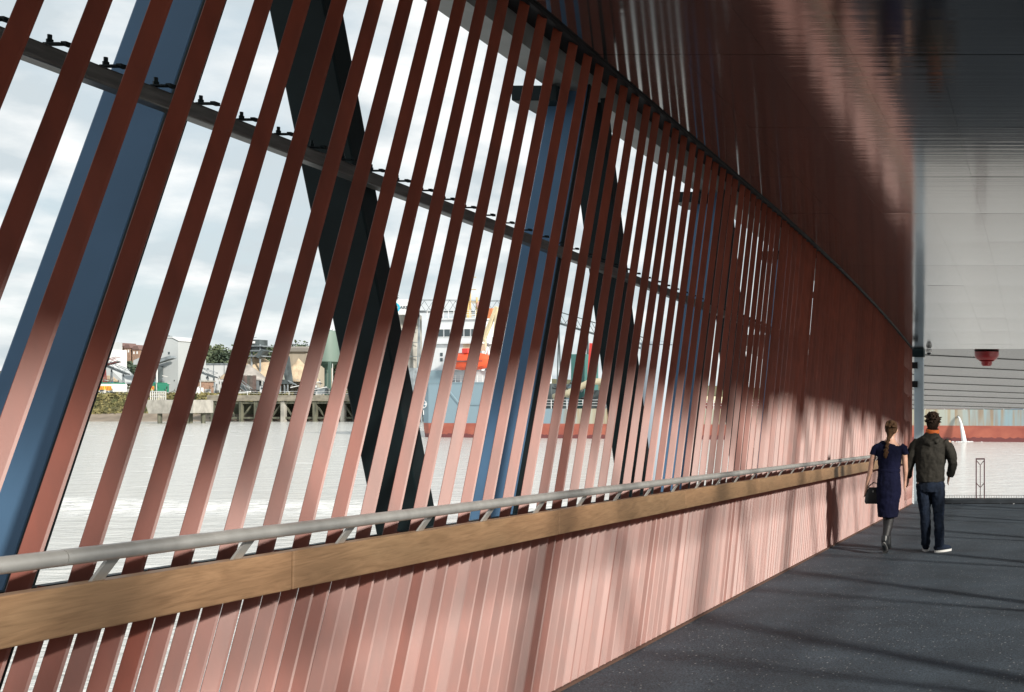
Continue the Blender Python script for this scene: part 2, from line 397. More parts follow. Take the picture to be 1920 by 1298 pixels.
for i, y in enumerate(ybs):
    top_y = y + RAKE * 3.85
    zt = ceil(min(top_y, Y1)) - .012
    if top_y > Y1: zt = min(zt, deck(y) + (Y1 - .02 - y) / RAKE)
    tw = R(twist(y) + rnd.gauss(0, 2.2)); fin_pos.append((y, tw))
    place(fmesh, 'slat', fin_matrix(XF, y, deck(y) - .12, zt, tw), screen)
    p = (ybs[i + 1] - y) if i + 1 < len(ybs) else .205
    yh = y + p / 2
    place(fmesh, 'short_slat', fin_matrix(XF, yh, deck(yh) - .12, deck(yh) + 1.055, R(twist(yh) + rnd.gauss(0, 2.2))), screen)
# the last upright slats closing the end of the wall
for k in range(9):
    y = ybs[-1] + .2 + k * .1
    if y < Y1 - .02: place(fmesh, 'short_slat', fin_matrix(XF, y, deck(y) - .12, deck(y) + 1.055, R(TW + rnd.gauss(0, 2))), screen)
for k in range(7):
    y = Y1 - .02 - k * .2
    place(fmesh, 'end_slat', Matrix.Translation((XF, y, deck(y) - .1)) @ Matrix.Rotation(R(TW + rnd.gauss(0, 2)), 4, 'Z') @ Matrix.Diagonal((1, 1, ceil(y) - deck(y) + .085, 1)), screen)
# slats behind the camera, only felt as shade
bk = MB(); fm = fin_mesh()
y = -15.5
while y < 0.85:
    for half in (0, 1):
        M = fin_matrix(XF, y + half * .1, deck(y) - .12, (ceil(y) - .015) if not half else deck(y) + 1.055, R(TW))
        bk.add([M @ Vector(v) for v in fm.v], fm.f)
    y += .2
tag(bk.build('slats_behind', fin_red, screen), kind='stuff')
# girt carrying the slats, with a clip and a bolt at each one
GH = 2.64
girt = MB(); girt.bar((XF - .125, Y0, deck(Y0) + GH), (XF - .125, Y1 - .4, deck(Y1 - .4) + GH), .062, .058); girt = girt.build('girt', girt_m, screen, bevel=.008)
lr = MB(); lr.bar((XF - .09, Y0, deck(Y0) + 1.045), (XF - .09, Y1 - .1, deck(Y1 - .1) + 1.045), .04, .05); lr.build('lower_girt', steel_dark, screen, bevel=.004)
cl = MB(); cl.box(-.07, .0, .012, .046, .0, .006); cl.box(-.012, .010, .03, .066, .0, .016)
clip_mesh = cl.mesh('clip', steel_dark)
bo = MB(); bo.lathe((-.055, .028, .008), [(.012, 0), (.012, .014), (.008, .015), (.008, .034)], 8); bolt_mesh = bo.mesh('bolt', steel_dark)
for y, tw in fin_pos:
    if y > 12: break
    yy = y + RAKE * GH; z = deck(yy) + GH + .032
    M = Matrix.Translation((XF - FD - .01, yy - .055, z)) @ Matrix.Scale(.72, 4)
    co_ = place(clip_mesh, 'clip', M, screen); bo_ = bpy.data.objects.new('bolt', bolt_mesh); COL.objects.link(bo_); bo_.parent = co_

# right-hand screen (outside the frame; it shades and lights the walkway)
scr = empty('slat_screen', (XR, 7, deck(7)), 'matching red slat wall on the opposite, sunny side of the walkway', 'screen')
bk = MB(); y = Y0 + .3
while y < Y1 - .8:
    for half in (0, 1):
        yy = y + half * .11; ty = yy + RAKE * 3.85
        zt = (ceil(min(ty, Y1)) - .015) if not half else deck(yy) + 1.055
        if ty > Y1 and not half: zt = min(zt, deck(yy) + (Y1 - yy) / RAKE)
        M = fin_matrix(XR, yy, deck(yy) - .12, zt, R(-TW + rnd.gauss(0, 2)), True)
        bk.add([M @ Vector(v) for v in fm.v], fm.f)
    y += .22
tag(bk.build('slats', fin_red, scr), kind='stuff')
vl = random.Random(21); y = Y0 + 1  # boards added out of view; ragged ends shape shadow fingers on left slats
while y < Y1 - 1.2:
    wd_ = vl.uniform(.12, .5); ln_ = max(.02, vl.gauss(.20, .15)) + (.22 if y < 2 else 0)
    z0_, z1_ = ceil(y) - .02, ceil(y + wd_) - .02
    m = MB(); m.prism([Vector((XR + .10, y, z0_)), Vector((XR + .10, y + wd_ - .01, z1_)), Vector((XR + .10, y + wd_ - .01 - RAKE * ln_, z1_ - ln_)), Vector((XR + .10, y - RAKE * ln_, z0_ - ln_))], (.012, 0, 0)); m.build('unseen_shade_board', fin_red, scr)
    y += wd_
m = MB(); m.bar((XR + .125, Y0, deck(Y0) + GH), (XR + .125, Y1 - .4, deck(Y1 - .4) + GH), .085, .065); m.build('girt', girt_m, scr)

# ------------------------------------------------------------------ timber rail and steel handrail
def wood_mat():
    m = bpy.data.materials.new('oak_timber'); m.use_nodes = True; t = m.node_tree; b = t.nodes['Principled BSDF']; b.inputs['Roughness'].default_value = 0.55
    g = t.nodes.new('ShaderNodeNewGeometry'); oi = t.nodes.new('ShaderNodeObjectInfo')
    ad = t.nodes.new('ShaderNodeVectorMath'); ad.operation = 'ADD'; cb = t.nodes.new('ShaderNodeCombineXYZ')
    mu = t.nodes.new('ShaderNodeMath'); mu.operation = 'MULTIPLY'; mu.inputs[1].default_value = 40; t.links.new(oi.outputs['Random'], mu.inputs[0])
    t.links.new(mu.outputs[0], cb.inputs[1]); t.links.new(mu.outputs[0], cb.inputs[2]); t.links.new(g.outputs['Position'], ad.inputs[0]); t.links.new(cb.outputs[0], ad.inputs[1])
    def nz(sc, det, dis=0):
        mp = t.nodes.new('ShaderNodeMapping'); mp.inputs['Scale'].default_value = sc; t.links.new(ad.outputs[0], mp.inputs[0])
        n = t.nodes.new('ShaderNodeTexNoise'); n.inputs['Scale'].default_value = 1; n.inputs['Detail'].default_value = det; n.inputs['Distortion'].default_value = dis
        t.links.new(mp.outputs[0], n.inputs['Vector']); return n.outputs['Fac']
    r = t.nodes.new('ShaderNodeValToRGB'); e = r.color_ramp.elements
    e[0].position = .3; e[0].color = (.225, .138, .076, 1); e[1].position = .7; e[1].color = (.315, .20, .115, 1)
    t.links.new(nz((3, 3.5, 22), 7, 2.2), r.inputs[0])
    r2 = t.nodes.new('ShaderNodeValToRGB'); r2.color_ramp.elements[0].color = (.82, .82, .78, 1); r2.color_ramp.elements[1].color = (1.1, 1.02, .96, 1)
    r2.color_ramp.elements[0].position = .3; r2.color_ramp.elements[1].position = .7
    t.links.new(nz((1, .8, 2.2), 3, .5), r2.inputs[0])
    fine = t.nodes.new('ShaderNodeValToRGB'); fine.color_ramp.elements[0].position = .35; fine.color_ramp.elements[0].color = (.86, .85, .84, 1); fine.color_ramp.elements[1].position = .5; fine.color_ramp.elements[1].color = (1, 1, 1, 1)
    t.links.new(nz((20, 9, 160), 4), fine.inputs[0])
    prev = r.outputs[0]
    for x in (r2.outputs[0], fine.outputs[0]):
        mx = t.nodes.new('ShaderNodeMix'); mx.data_type = 'RGBA'; mx.blend_type = 'MULTIPLY'; mx.inputs[0].default_value = 1
        t.links.new(prev, mx.inputs[6]); t.links.new(x, mx.inputs[7]); prev = mx.outputs[2]
    t.links.new(prev, b.inputs['Base Color'])
    bp = t.nodes.new('ShaderNodeBump'); bp.inputs['Strength'].default_value = .25; bp.inputs['Distance'].default_value = .002
    t.links.new(nz((20, 9, 160), 4), bp.inputs['Height']); t.links.new(bp.outputs[0], b.inputs['Normal'])
    return m
oak = wood_mat()
SEC = 2.15
def rails(side):
    s = 1 if side == 'L' else -1
    xi = XF + .05 * 1 if side == 'L' else XR - .05       # back of timber
    if side == 'L': rail = empty('timber_rail', (xi, 7, deck(7)), 'oak board rail fixed along the red slats under the steel handrail', 'rail')
    hr = empty('handrail', (xi + s * .08, 7, deck(7)), 'round stainless steel handrail above the oak board on small brackets' if side == 'L' else 'round stainless steel handrail along the opposite side of the walkway', 'handrail')
    y = 3.90 - 9 * SEC
    while y < Y1 - .3 and side == 'L':
        a, b = max(y, Y0), min(y + SEC, Y1 - .15)
        m = MB(); x = xi + s * .03
        m.bar((x, a + .003, deck(a) + 1.015), (x, b - .003, deck(b) + 1.015), .06, .14)
        m.build('board', oak, rail, bevel=.005); y += SEC
    y = 2.95 - 8 * SEC
    while y < Y1 - .3:
        a, b = max(y, Y0), min(y + SEC, Y1 - .15); x = xi + s * .085
        m = MB(); m.tube([(x, a + .0012, deck(a) + 1.170), (x, b - .0012, deck(b) + 1.170)], .0238, 20)
        m.build('tube', stainless, hr, smooth=True, auto=40); y += SEC
    bm = MB()
    bm.bar((0, 0, -.002), (s * .044, .012, .068), .008, .042, up=(0, 1, 0))
    bmesh_ = bm.mesh('bracket', stainless)
    y = 3.12 - 34 * .54
    while y < Y1 - .3:
        if y > Y0: place(bmesh_, 'bracket', Matrix.Translation((xi + s * .03, y, deck(y) + 1.083)), hr)
        y += .54
rails('L'); rails('R')

# ------------------------------------------------------------------ end of the walkway
pst = empty('portal_post', (-2.76, Y1 + .5, deck(Y1)), 'pale blue grey steel post at the far end of the slat wall', 'post')
m = MB(); m.box(-2.86, -2.66, Y1 + .42, Y1 + .62, WATER + .5, ceil(Y1) - .16); m.build('shaft', post_m, pst, bevel=.01)
m = MB(); m.box(-2.93, -2.64, Y1 + .36, Y1 + .66, ceil(Y1) - .155, ceil(Y1) + .03); m.build('cap', steel_dark, pst, bevel=.01)
for z in (0.70, 0.28):
    m = MB(); m.box(-2.90, -2.78, Y1 + .38, Y1 + .417, z, z + .14); m.build('hinge', black_m, pst)
cctv = empty('dome_camera', (-2.47, Y1 - .12, ceil(Y1)), 'small white dome security camera under the soffit end', 'camera')
m = MB(); m.lathe((-2.47, Y1 - .12, ceil(Y1) - .09), [(.05, 0), (.062, .02), (.062, .075), (.05, .09)], 16); m.build('housing', white_m, cctv, smooth=True, auto=40)
m = MB(); m.lathe((-2.47, Y1 - .12, ceil(Y1) - .14), [(.008, 0), (.03, .008), (.045, .028), (.048, .05)], 16); m.build('dome', mat('camera_dome', (.02, .02, .025), .1), cctv, smooth=True)
# bollard frame standing behind the kerb
yb = Y1 + .2; zb = deck(Y1) + .10
bl = empty('frame_bollard', ((1838 - VX) / F * yb, yb, zb), 'slender dark red steel frame bollard with V struts on the end kerb', 'bollard')
bx = (1838 - VX) / F * yb
for s in (-1, 1):
    m = MB(); m.box(bx + s * .09 - .012, bx + s * .09 + .012, yb - .03, yb + .03, zb, zb + .86); m.build('upright', boll_m, bl, bevel=.003)
m = MB(); m.box(bx - .103, bx + .103, yb - .032, yb + .032, zb + .861, zb + .89); m.build('head', boll_m, bl, bevel=.003)
m = MB(); m.box(bx - .008, bx + .008, yb - .01, yb + .01, zb, zb + .75); m.build('mullion', boll_m, bl)
for h in (.75, .25):
    for s in (-1, 1):
        m = MB(); m.bar((bx + s * .009, yb, zb + h), (bx + s * .08, yb, zb + h + .085), .018, .016); m.build('strut', boll_m, bl)
# low mesh fence line behind the kerb
fe = empty('low_mesh_edging', (-1, yb + .1, zb), 'low fine wire edging along the top of the end kerb', 'edging')
m = MB(); x = -2.5
while x < 1.2:
    m.box(x, x + .006, yb + .10, yb + .106, zb, zb + .055); x += .055
tag(m.build('pins', steel_dark, fe), kind='stuff')
m = MB(); m.box(-2.5, 1.2, yb + .099, yb + .107, zb + .056, zb + .062); m.build('top_wire', steel_dark, fe)
# bits of litter on the deck end
for i, (lx, s) in enumerate(((1803, .05), (1786, .02), (1875, .035), (1901, .02))):
    yy = Y1 - .15 - rnd.random() * .1; x = (lx - VX) / F * yy
    m = MB(); pts = [(x + s * rnd.uniform(-1, 1), yy + s * rnd.uniform(-1, 1), deck(yy) + .006 + rnd.uniform(0, .02)) for _ in range(5)]
    m.add(pts, [(0, 1, 2), (0, 2, 3), (0, 3, 4), (1, 2, 4)])
    tag(m.build('paper_scrap', white_m), ['crumpled white paper scrap beside the man, largest on the deck end', 'tiny white paper scrap just right of the man', 'white paper scrap right of the frame bollard', 'tiny white scrap at the far right of the deck end'][i], 'litter', 'litter at the end of the deck')
# lower soffit beyond the walkway
ext = empty('lower_canopy', (0, 35, 0), 'lower grey glossy canopy with dark skewed seams beyond the end of the walkway', 'canopy')
def ext_z(y): return 3.035 - .075 * y
m = MB(); m.add([(x, y, ext_z(y) + dz) for dz in (0, .25) for y in (Y1 + .75, 45.6) for x in (-7, 7)], [(0, 1, 3, 2), (4, 6, 7, 5), (0, 2, 6, 4), (1, 5, 7, 3), (0, 4, 5, 1), (2, 3, 7, 6)])
m.build('soffit', soff2_m, ext)
for k in range(11):
    yc = 22 + k * 2.6; a = Vector((-7, yc - 3.2, 0)); b = Vector((7, yc + 3.2, 0))
    dd = b - a; t0, t1 = 0, 1
    lo, hi = Y1 + .8, 45.5
    t0 = max(0, (lo - a.y) / dd.y); t1 = min(1, (hi - a.y) / dd.y)
    if t1 - t0 < .02: continue
    p, q = a + dd * t0, a + dd * t1; p.z = ext_z(p.y) - .008; q.z = ext_z(q.y) - .008
    m = MB(); m.bar(p, q, .02, .012); m.build('seam_strip', black_m, ext)
for x in (-6.6, 6.6):
    for yy in (27, 44):
        m = MB(); m.box(x - .12, x + .12, yy - .12, yy + .12, WATER - 1, ext_z(yy) - .003); m.build('leg', post_m, ext)
rd = empty('red_reflection_shape', (-1.31, 25.2, 1.1), 'red stepped dome added where the lower grey canopy shows a red reflection', 'beacon')  # solid red shape added in place of a reflection in the soffit
m = MB(); m.lathe((-1.31, 25.2, .80), [(.10, .0), (.13, .05), (.13, .10), (.19, .11)], 24); m.build('tip', mat('reflection_red', (.30, .02, .025), .35), rd, smooth=True, auto=40)
m = MB(); m.lathe((-1.31, 25.2, .915), [(.16, 0), (.24, .05), (.285, .12), (.29, .22)], 24); m.build('bowl', MATS['reflection_red'], rd, smooth=True, auto=40)
# pale mooring pile seen between the slats
ml = empty('guide_pile', (-14.4, 40, WATER), 'tall pale blue grey guide pile standing in the river outside the slats', 'pile')
m = MB(); m.lathe((-14.4, 40, WATER - 2), [(.62, 0), (.62, 10.5), (.60, 10.56)], 28); m.build('shaft', mat('pile_paint', (.28, .33, .38), .7, var=.06, vscale=(.5, .5, .3)), ml, smooth=True, auto=40)
m = MB(); m.lathe((-14.4, 40, WATER + 8.565), [(.66, 0), (.66, .06), (.1, .16)], 28); m.build('cap', MATS['pile_paint'], ml)
# ------------------------------------------------------------------ far bank
def poly(mb, pts, Y, depth):
    """outline given in photo pixels at distance Y, extruded away by depth metres"""
    return mb.prism([P(x, y, Y) for x, y in pts], (0, depth, 0))
def rect(mb, x0, y0, x1, y1, Y, depth):
    a, b = P(x0, y1, Y), P(x1, y0, Y); return mb.box(a.x, b.x, Y, Y + depth, a.z, b.z)
def one(name, m, parent, fn, *a, bevel=0, **k):
    mb = MB(); getattr_fn = fn; getattr_fn(mb, *a, **k); return mb.build(name, m, parent, bevel=bevel)
pale_clad = mat('pale_grey_cladding', (.43, .46, .47), .6, var=.06, vscale=(.25, .25, .08), bump=.3, bscale=(3, 3, .05), bdist=.1)
white_clad = mat('white_cladding', (.62, .64, .65), .6, var=.06, vscale=(.2, .2, .1))
tan_clad = mat('tan_cladding', (.34, .30, .24), .7, var=.1, vscale=(.6, .6, .05))
dark_mach = mat('dark_machinery', (.06, .075, .08), .6, var=.4, vscale=(.5, .5, .5))
grey_mach = mat('grey_machinery', (.20, .23, .25), .6, var=.3, vscale=(.6, .6, .6))
red_mach = mat('dark_red_machinery', (.22, .05, .05), .6, var=.2, vscale=(.5, .5, .5))
sand = mat('sand_heap', (.46, .36, .25), .95, var=.2, vscale=(.35, .35, .35), bump=.6, bscale=(.9, .9, .9), bdist=.6)
grey_sand = mat('grey_aggregate', (.30, .28, .26), .95, var=.2, vscale=(.4, .4, .4), bump=.6, bscale=(.9, .9, .9), bdist=.6)
silo_green = mat('silo_green', (.15, .21, .18), .5, var=.08, vscale=(.3, .3, .05))
glass_d = mat('dark_glass', (.06, .08, .09), .15)
brick = mat('far_brick', (.28, .18, .13), .85, var=.2, vscale=(2, 2, 2))
grass_m = mat('rough_grass_bank', (.055, .06, .025), .9, col2=(.16, .14, .06), vscale=(.5, .5, .6), detail=8, bump=.8, bscale=(1.4, 1.4, 1.4), bdist=.6)
mud = mat('river_mud', (.22, .18, .14), .8, var=.25, vscale=(.2, .2, .4))
pile_m = mat('wet_timber_piles', (.055, .06, .045), .8, col2=(.14, .14, .10), vscale=(1.2, 1.2, .35), detail=6)
leaf_m = mat('wood_foliage', (.045, .075, .055), .85, col2=(.12, .14, .065), vscale=(.10, .10, .12), detail=4, thr=(.3, .72))
yellow_leaf = mat('autumn_leaves', (.40, .26, .04), .85, var=.3, vscale=(1, 1, 1))
bark = mat('bark', (.08, .06, .045), .9)

# terrain: beach, embankment, yard, wooded rise
def ground_z(x, y):
    if y < 324: return WATER - 1.5
    b = WATER - .6 + min(1, (y - 324) / 5) * 1.5
    t = max(0, min(1, (y - 329) / 9)); z = b + (t * t * (3 - 2 * t)) * (1.3 - b)
    if y > 395:
        h = max(0, min(1, (y - 395) / 90)); z += (h * h * (3 - 2 * h)) * 12 * max(0, min(1, (-230 - x) / 80))
    return z
tm = MB(); xsr = [-900 + i * 10 for i in range(131)]; ysr = [318, 323, 324, 326, 328, 329, 330, 331.5, 333, 334.5, 336, 338, 342, 350, 370, 395, 410, 425, 440, 455, 470, 490, 540, 700, 1200, 3000]
for y in ysr:
    for x in xsr:
        n = noise.noise(Vector((x * .06, y * .25, 0)))
        tm.v.append((x, y + n * (1.5 if 323 < y < 345 else 0), ground_z(x, y) + (n * .5 if 323 < y < 345 else 0)))
W_ = len(xsr)
for j in range(len(ysr) - 1):
    for i in range(W_ - 1): tm.f.append((j * W_ + i, j * W_ + i + 1, (j + 1) * W_ + i + 1, (j + 1) * W_ + i))
tag(tm.build('far_bank', grass_m, smooth=True), kind='structure')
bm_ = MB(); n_ = 60
for i in range(n_ + 1):
    x = -420 + i * 4
    w_ = 1 + noise.noise(Vector((x * .08, 3, 0)))
    bm_.v += [(x, 321 - 1.5 * w_, WATER - .15), (x, 327, WATER + .85), (x, 330.5, WATER + 2.0 + .3 * w_)]
for i in range(n_):
    for j in range(2): a = i * 3 + j; bm_.f.append((a, a + 3, a + 4, a + 1))
tag(bm_.build('foreshore', mud, smooth=True), kind='structure')
# rough weeds on the bank
wd = MB(); r2 = random.Random(3)
for i in range(5200):
    x = r2.uniform(-330, -238); y = r2.uniform(330, 340)
    z = ground_z(x, y); s = r2.uniform(.25, .75)
    c = Vector((x, y, z + r2.uniform(.1, .9)))
    a = Vector((r2.gauss(0, 1), r2.gauss(0, 1), r2.gauss(0, 1))).normalized() * s; b = a.cross(Vector((r2.gauss(0, 1), r2.gauss(0, 1), r2.gauss(0, 1)))).normalized() * s * .6
    k = len(wd.v); wd.v += [tuple(c - a), tuple(c + b), tuple(c + a), tuple(c - b)]; wd.f.append((k, k + 1, k + 2, k + 3))
tag(wd.build('bank_weeds', mat('weed_leaves', (.06, .07, .025), .9, col2=(.22, .19, .08), vscale=(.4, .4, .4), thr=(.35, .6))), 'rough green and straw weeds covering the far river bank', 'weeds', kind='stuff')
# wooded hill
def crown(mb, c, rx, rz, n, s, rr):
    lobes = [(Vector((rr.uniform(-.55, .55) * rx, rr.uniform(-.55, .55) * rx, rr.uniform(-.5, .55) * rz)), rr.uniform(.35, .62)) for _ in range(9)]
    for _ in range(n):
        lo, ls = rr.choice(lobes)
        d = Vector((rr.gauss(0, 1), rr.gauss(0, 1), rr.gauss(0, 1))).normalized() * (rr.random() ** .33)
        p = Vector(c) + lo + Vector((d.x * rx * ls, d.y * rx * ls, d.z * rz * ls))
        a = Vector((rr.gauss(0, 1), rr.gauss(0, 1), rr.gauss(0, .6))).normalized() * s * rr.uniform(.6, 1.3); b = a.cross(Vector((rr.gauss(0, 1), rr.gauss(0, 1), rr.gauss(0, 1)))).normalized() * s * .8
        k = len(mb.v); mb.v += [tuple(p - a), tuple(p + b), tuple(p + a), tuple(p - b)]; mb.f.append((k, k + 1, k + 2, k + 3))
tr_ = MB(); r3 = random.Random(11)
for i in range(130):
    y = r3.uniform(415, 500); x = r3.uniform(-.93, -.60) * y * 1.0
    h = r3.uniform(9, 14) * (1 - .15 * (y > 470)); gz = ground_z(x, y)
    crown(tr_, (x, y, gz + h * .55), h * .42, h * .5, 420, .62, r3)
    tr_.tube([(x, y, gz - .5), (x, y, gz + h * .5)], [.35, .15], 5)
tag(tr_.build('wooded_hill', leaf_m), 'dark green wood covering the hill behind the aggregate works', 'wood', kind='stuff')
yb_ = empty('autumn_tree', P(452, 690, 400), 'small yellow autumn tree left of the sand heap', 'tree')
m = MB(); q = P(452, 676, 400); crown(m, q, 2.3, 2.6, 420, .35, r3); m.build('crown', yellow_leaf, yb_)
m = MB(); m.tube([(q.x, q.y, q.z - 6), (q.x, q.y, q.z)], [.22, .08], 6); m.build('trunk', bark, yb_)

# houses among the trees
for i, (x, y, w_, lab) in enumerate(((222, 650, 14, 'leftmost small brick house half hidden among the hill trees'), (238, 653, 11, 'middle small brick house half hidden among the hill trees'), (254, 656, 12, 'rightmost small brick house half hidden among the hill trees'))):
    Y = 408; e_ = empty('hillside_house', P(x, y + 12, Y), lab, 'house', 'houses on the wooded hill')
    m = MB(); rect(m, x - w_ / 2, y, x + w_ / 2, y + 24, Y, 6); m.build('wall', brick, e_)
    m = MB(); poly(m, [(x - w_ / 2 - 1, y - .1), (x + w_ / 2 + 1, y - .1), (x + w_ / 2 - 2, y - 7), (x - w_ / 2 + 2, y - 7)], Y - .3, 6.6); m.build('roof', mat('house_roof', (.16, .10, .09), .8), e_)
    for dx in (-.25, .25):
        m = MB(); rect(m, x + dx * w_ - 1.2, y + 3, x + dx * w_ + 1.2, y + 8, Y - .06, .05); m.build('window', white_m, e_)

# grey process tower with sloping gallery
Y = 362
t = empty('process_building', P(305, 745, Y), 'tall pale grey gabled works tower with sloping conveyor gallery', 'building')
m = MB(); poly(m, [(280, 745), (334, 745), (334, 640), (322, 634), (296, 634), (281, 643)], Y, 12); m.build('tower', pale_clad, t)
m = MB(); poly(m, [(279, 643.5), (295.5, 633.5), (322.5, 633.5), (335, 639.8), (335, 638), (322.8, 631.6), (295.2, 631.6), (279, 641.5)], Y - .3, 12.6); m.build('roof', white_clad, t)
m = MB(); rect(m, 304, 628, 309, 631.4, Y + 2, 2); rect(m, 310, 629.6, 319, 631.4, Y + 2, 1); m.build('roof_vent', grey_mach, t)
for x in (299.5, 303.5): m = MB(); rect(m, x, 642, x + 2.4, 661, Y - .12, .1); m.build('window_strip', glass_d, t)
m = MB(); rect(m, 315, 660, 318, 664.5, Y - .12, .1); m.build('window', glass_d, t)
m = MB(); poly(m, [(281, 662), (281, 676), (262, 684), (250, 684), (250, 676)], Y - 1.4, 5); m.build('gallery', pale_clad, t)
m = MB(); poly(m, [(262, 684.5), (318, 667), (322, 669), (322, 672), (264, 690)], Y - 4, 2); m.build('belt_housing', grey_mach, t)
m = MB(); rect(m, 268, 686, 292, 716, Y - 3.5, 3); m.build('loading_bay', dark_mach, t)
for x in (292.5, 280): m = MB(); rect(m, x, 686, x + 1.5, 745, Y - 4.2, .4); m.build('leg', white_clad, t)
for k in range(5): m = MB(); a = P(296 + k * 2, 700 + k * 2.2, Y - .8); b = P(299 + k * 2, 716, Y - .8); m.bar(a, b, .3, .3); m.build('stair_rail', grey_mach, t)

Y = 372
t = empty('hopper_tower', P(192, 745, Y), 'narrow white hopper tower at the left edge of the works', 'building')
m = MB(); rect(m, 180, 655, 201, 745, Y, 8); m.build('tower', white_clad, t)
m = MB(); rect(m, 186, 641, 201.5, 654.9, Y + .4, 6); m.build('headhouse', pale_clad, t)
m = MB(); rect(m, 190, 644, 195, 650, Y + .3, .08); m.build('window', glass_d, t)
m = MB(); poly(m, [(180, 686), (201, 686), (235, 720), (180, 720)], Y - 8, 7); m.build('stock_shed', pale_clad, t)

Y = 392
t = empty('warehouse', P(405, 742, Y), 'long low white warehouse wall behind the grey tower', 'building')
m = MB(); rect(m, 352, 684, 470, 745, Y, 20); m.build('wall', white_clad, t)
m = MB(); rect(m, 351, 681.5, 471, 683.9, Y - .3, 21); m.build('roof_edge', grey_mach, t)
for x in (381, 400, 420, 440): m = MB(); rect(m, x, 684.2, x + .8, 744, Y - .12, .1); m.build('panel_joint', grey_mach, t)
m = MB(); rect(m, 388, 691, 391, 693, Y - .14, .1); m.build('vent', glass_d, t)

def conveyor(name, label, x0, y0, x1, y1, Y, m_, w_=1.6, h_=1.5, legs=()):
    e_ = empty(name, P((x0 + x1) / 2, max(y0, y1), Y), label, 'conveyor')
    a, b = P(x0, y0, Y), P(x1, y1, Y); up = Vector((0, 0, 1))
    m = MB(); m.bar(a, b, w_, .28); m.build('belt', dark_mach, e_)
    for s in (-.5, .5):
        m = MB(); m.bar(a + Vector((0, s * w_, h_)), b + Vector((0, s * w_, h_)), .14, .14); m.bar(a + Vector((0, s * w_, -.25)), b + Vector((0, s * w_, -.25)), .14, .14)
        n = max(3, int((b - a).length / 2.2))
        for k in range(n):
            p, q = a.lerp(b, k / n), a.lerp(b, (k + 1) / n)
            m.bar(p + Vector((0, s * w_, -.2)), q + Vector((0, s * w_, h_ - .05)), .1, .1) if k % 2 == 0 else m.bar(p + Vector((0, s * w_, h_ - .05)), q + Vector((0, s * w_, -.2)), .1, .1)
        m.build('truss_side', m_, e_)
    for f_ in legs:
        p = a.lerp(b, f_); g_ = ground_z(p.x, p.y)
        for s in (-.8, .8):
            m = MB(); m.bar((p.x + s, p.y, g_), (p.x, p.y, p.z - .3), .25, .25); m.build('leg', m_, e_)
    return e_
conveyor('belt_conveyor', 'dark red belt conveyor rising right beside the white hopper tower', 172, 690, 222, 678, 352, red_mach, legs=(.1, .5))
conveyor('belt_conveyor', 'grey lattice conveyor slanting down right of the grey tower', 366, 694, 405, 708, 356, grey_mach, legs=(.1, .6, .9))
conveyor('belt_conveyor', 'long grey conveyor running down toward the ambulances', 196, 684, 240, 702, 358, grey_mach, legs=(.3, .8))
conveyor('belt_conveyor', 'low grey conveyor in front of the timber jetty store', 430, 706, 470, 738, 350, grey_mach, legs=(.2,))
conveyor('belt_conveyor', 'high steel conveyor bridge running level behind the ship bridge', 775, 584, 952, 586, 300, grey_mach, 3, 3.2, legs=(.06, .3, .55, .8, .97))
conveyor('belt_conveyor', 'dark trussed conveyor descending right above the ship deck', 1030, 600, 1210, 655, 290, dark_mach, 2.4, 3.0, legs=(.1, .4, .7, .98))

def heap(name, label, cx, base, top, w_, Y, m_):
    c = P(cx, base, Y); r = w_ / 2 * Y / F; h = (base - top) * Y / F
    mb = MB(); n, k_ = 28, 9; rr = random.Random(cx)
    for j in range(k_):
        t_ = j / (k_ - 1)
        for i in range(n):
            a = 2 * math.pi * i / n; nn = 1 + .10 * noise.noise(Vector((math.cos(a) * 1.5, math.sin(a) * 1.5, cx + t_ * 2)))
            mb.v.append((c.x + math.cos(a) * r * (1 - t_) * nn, c.y + math.sin(a) * r * (1 - t_) * nn, c.z + h * t_))
    for j in range(k_ - 1):
        for i in range(n): mb.f.append((j * n + i, j * n + (i + 1) % n, (j + 1) * n + (i + 1) % n, (j + 1) * n + i))
    tag(mb.build(name, m_, smooth=True), label, 'heap')
heap('sand_heap', 'big golden sand heap below the screening tower', 482, 712, 662, 118, 372, sand)
heap('gravel_heap', 'grey gravel heap spilling in front of the golden sand heap', 466, 714, 682, 66, 360, grey_sand)
heap('sand_heap', 'smaller tan sand heap beside the green silo', 560, 716, 672, 70, 372, sand)
heap('gravel_heap', 'pale heap under the red conveyor at the left', 214, 716, 694, 46, 366, sand)
t = empty('retaining_wall', P(450, 735, 352), 'dark panelled retaining wall below the sand heap', 'wall')
for k in range(9):
    m = MB(); rect(m, 432 + k * 5.2, 704 + (k % 2) * .4, 436.9 + k * 5.2, 735, 352, .5); m.build('panel', mat('wall_panel_%d' % k, (.10 + .02 * (k % 3), .10, .09), .85, var=.3, vscale=(.6, .6, .6)), t)

Y = 366
t = empty('screening_tower', P(472, 745, Y), 'cluttered steel screening tower on top of the sand heap', 'tower')
for x in (458, 470, 486): m = MB(); rect(m, x, 646, x + 1.6, 745, Y, .5); m.build('post', grey_mach, t)
for y in (648, 657, 667): m = MB(); rect(m, 455, y, 491, y + 1.8, Y - 1, 6); m.build('floor', grey_mach, t)
m = MB(); rect(m, 471, 637, 486, 647.8, Y, 4); m.build('cabin', dark_mach, t)
m = MB(); rect(m, 473, 640, 478, 644, Y - .1, .08); m.build('window', white_m, t)
m = MB(); rect(m, 466, 651, 484, 656.8, Y, 4); m.build('screen_box', dark_mach, t)
m = MB(); poly(m, [(478, 668), (490, 655), (494, 658), (484, 672)], Y - 1.5, 3); m.build('chute', dark_mach, t)
m = MB()
for y in (641, 644, 647.8): m.bar(P(456, y, Y - 1), P(471, y, Y - 1), .12, .12)
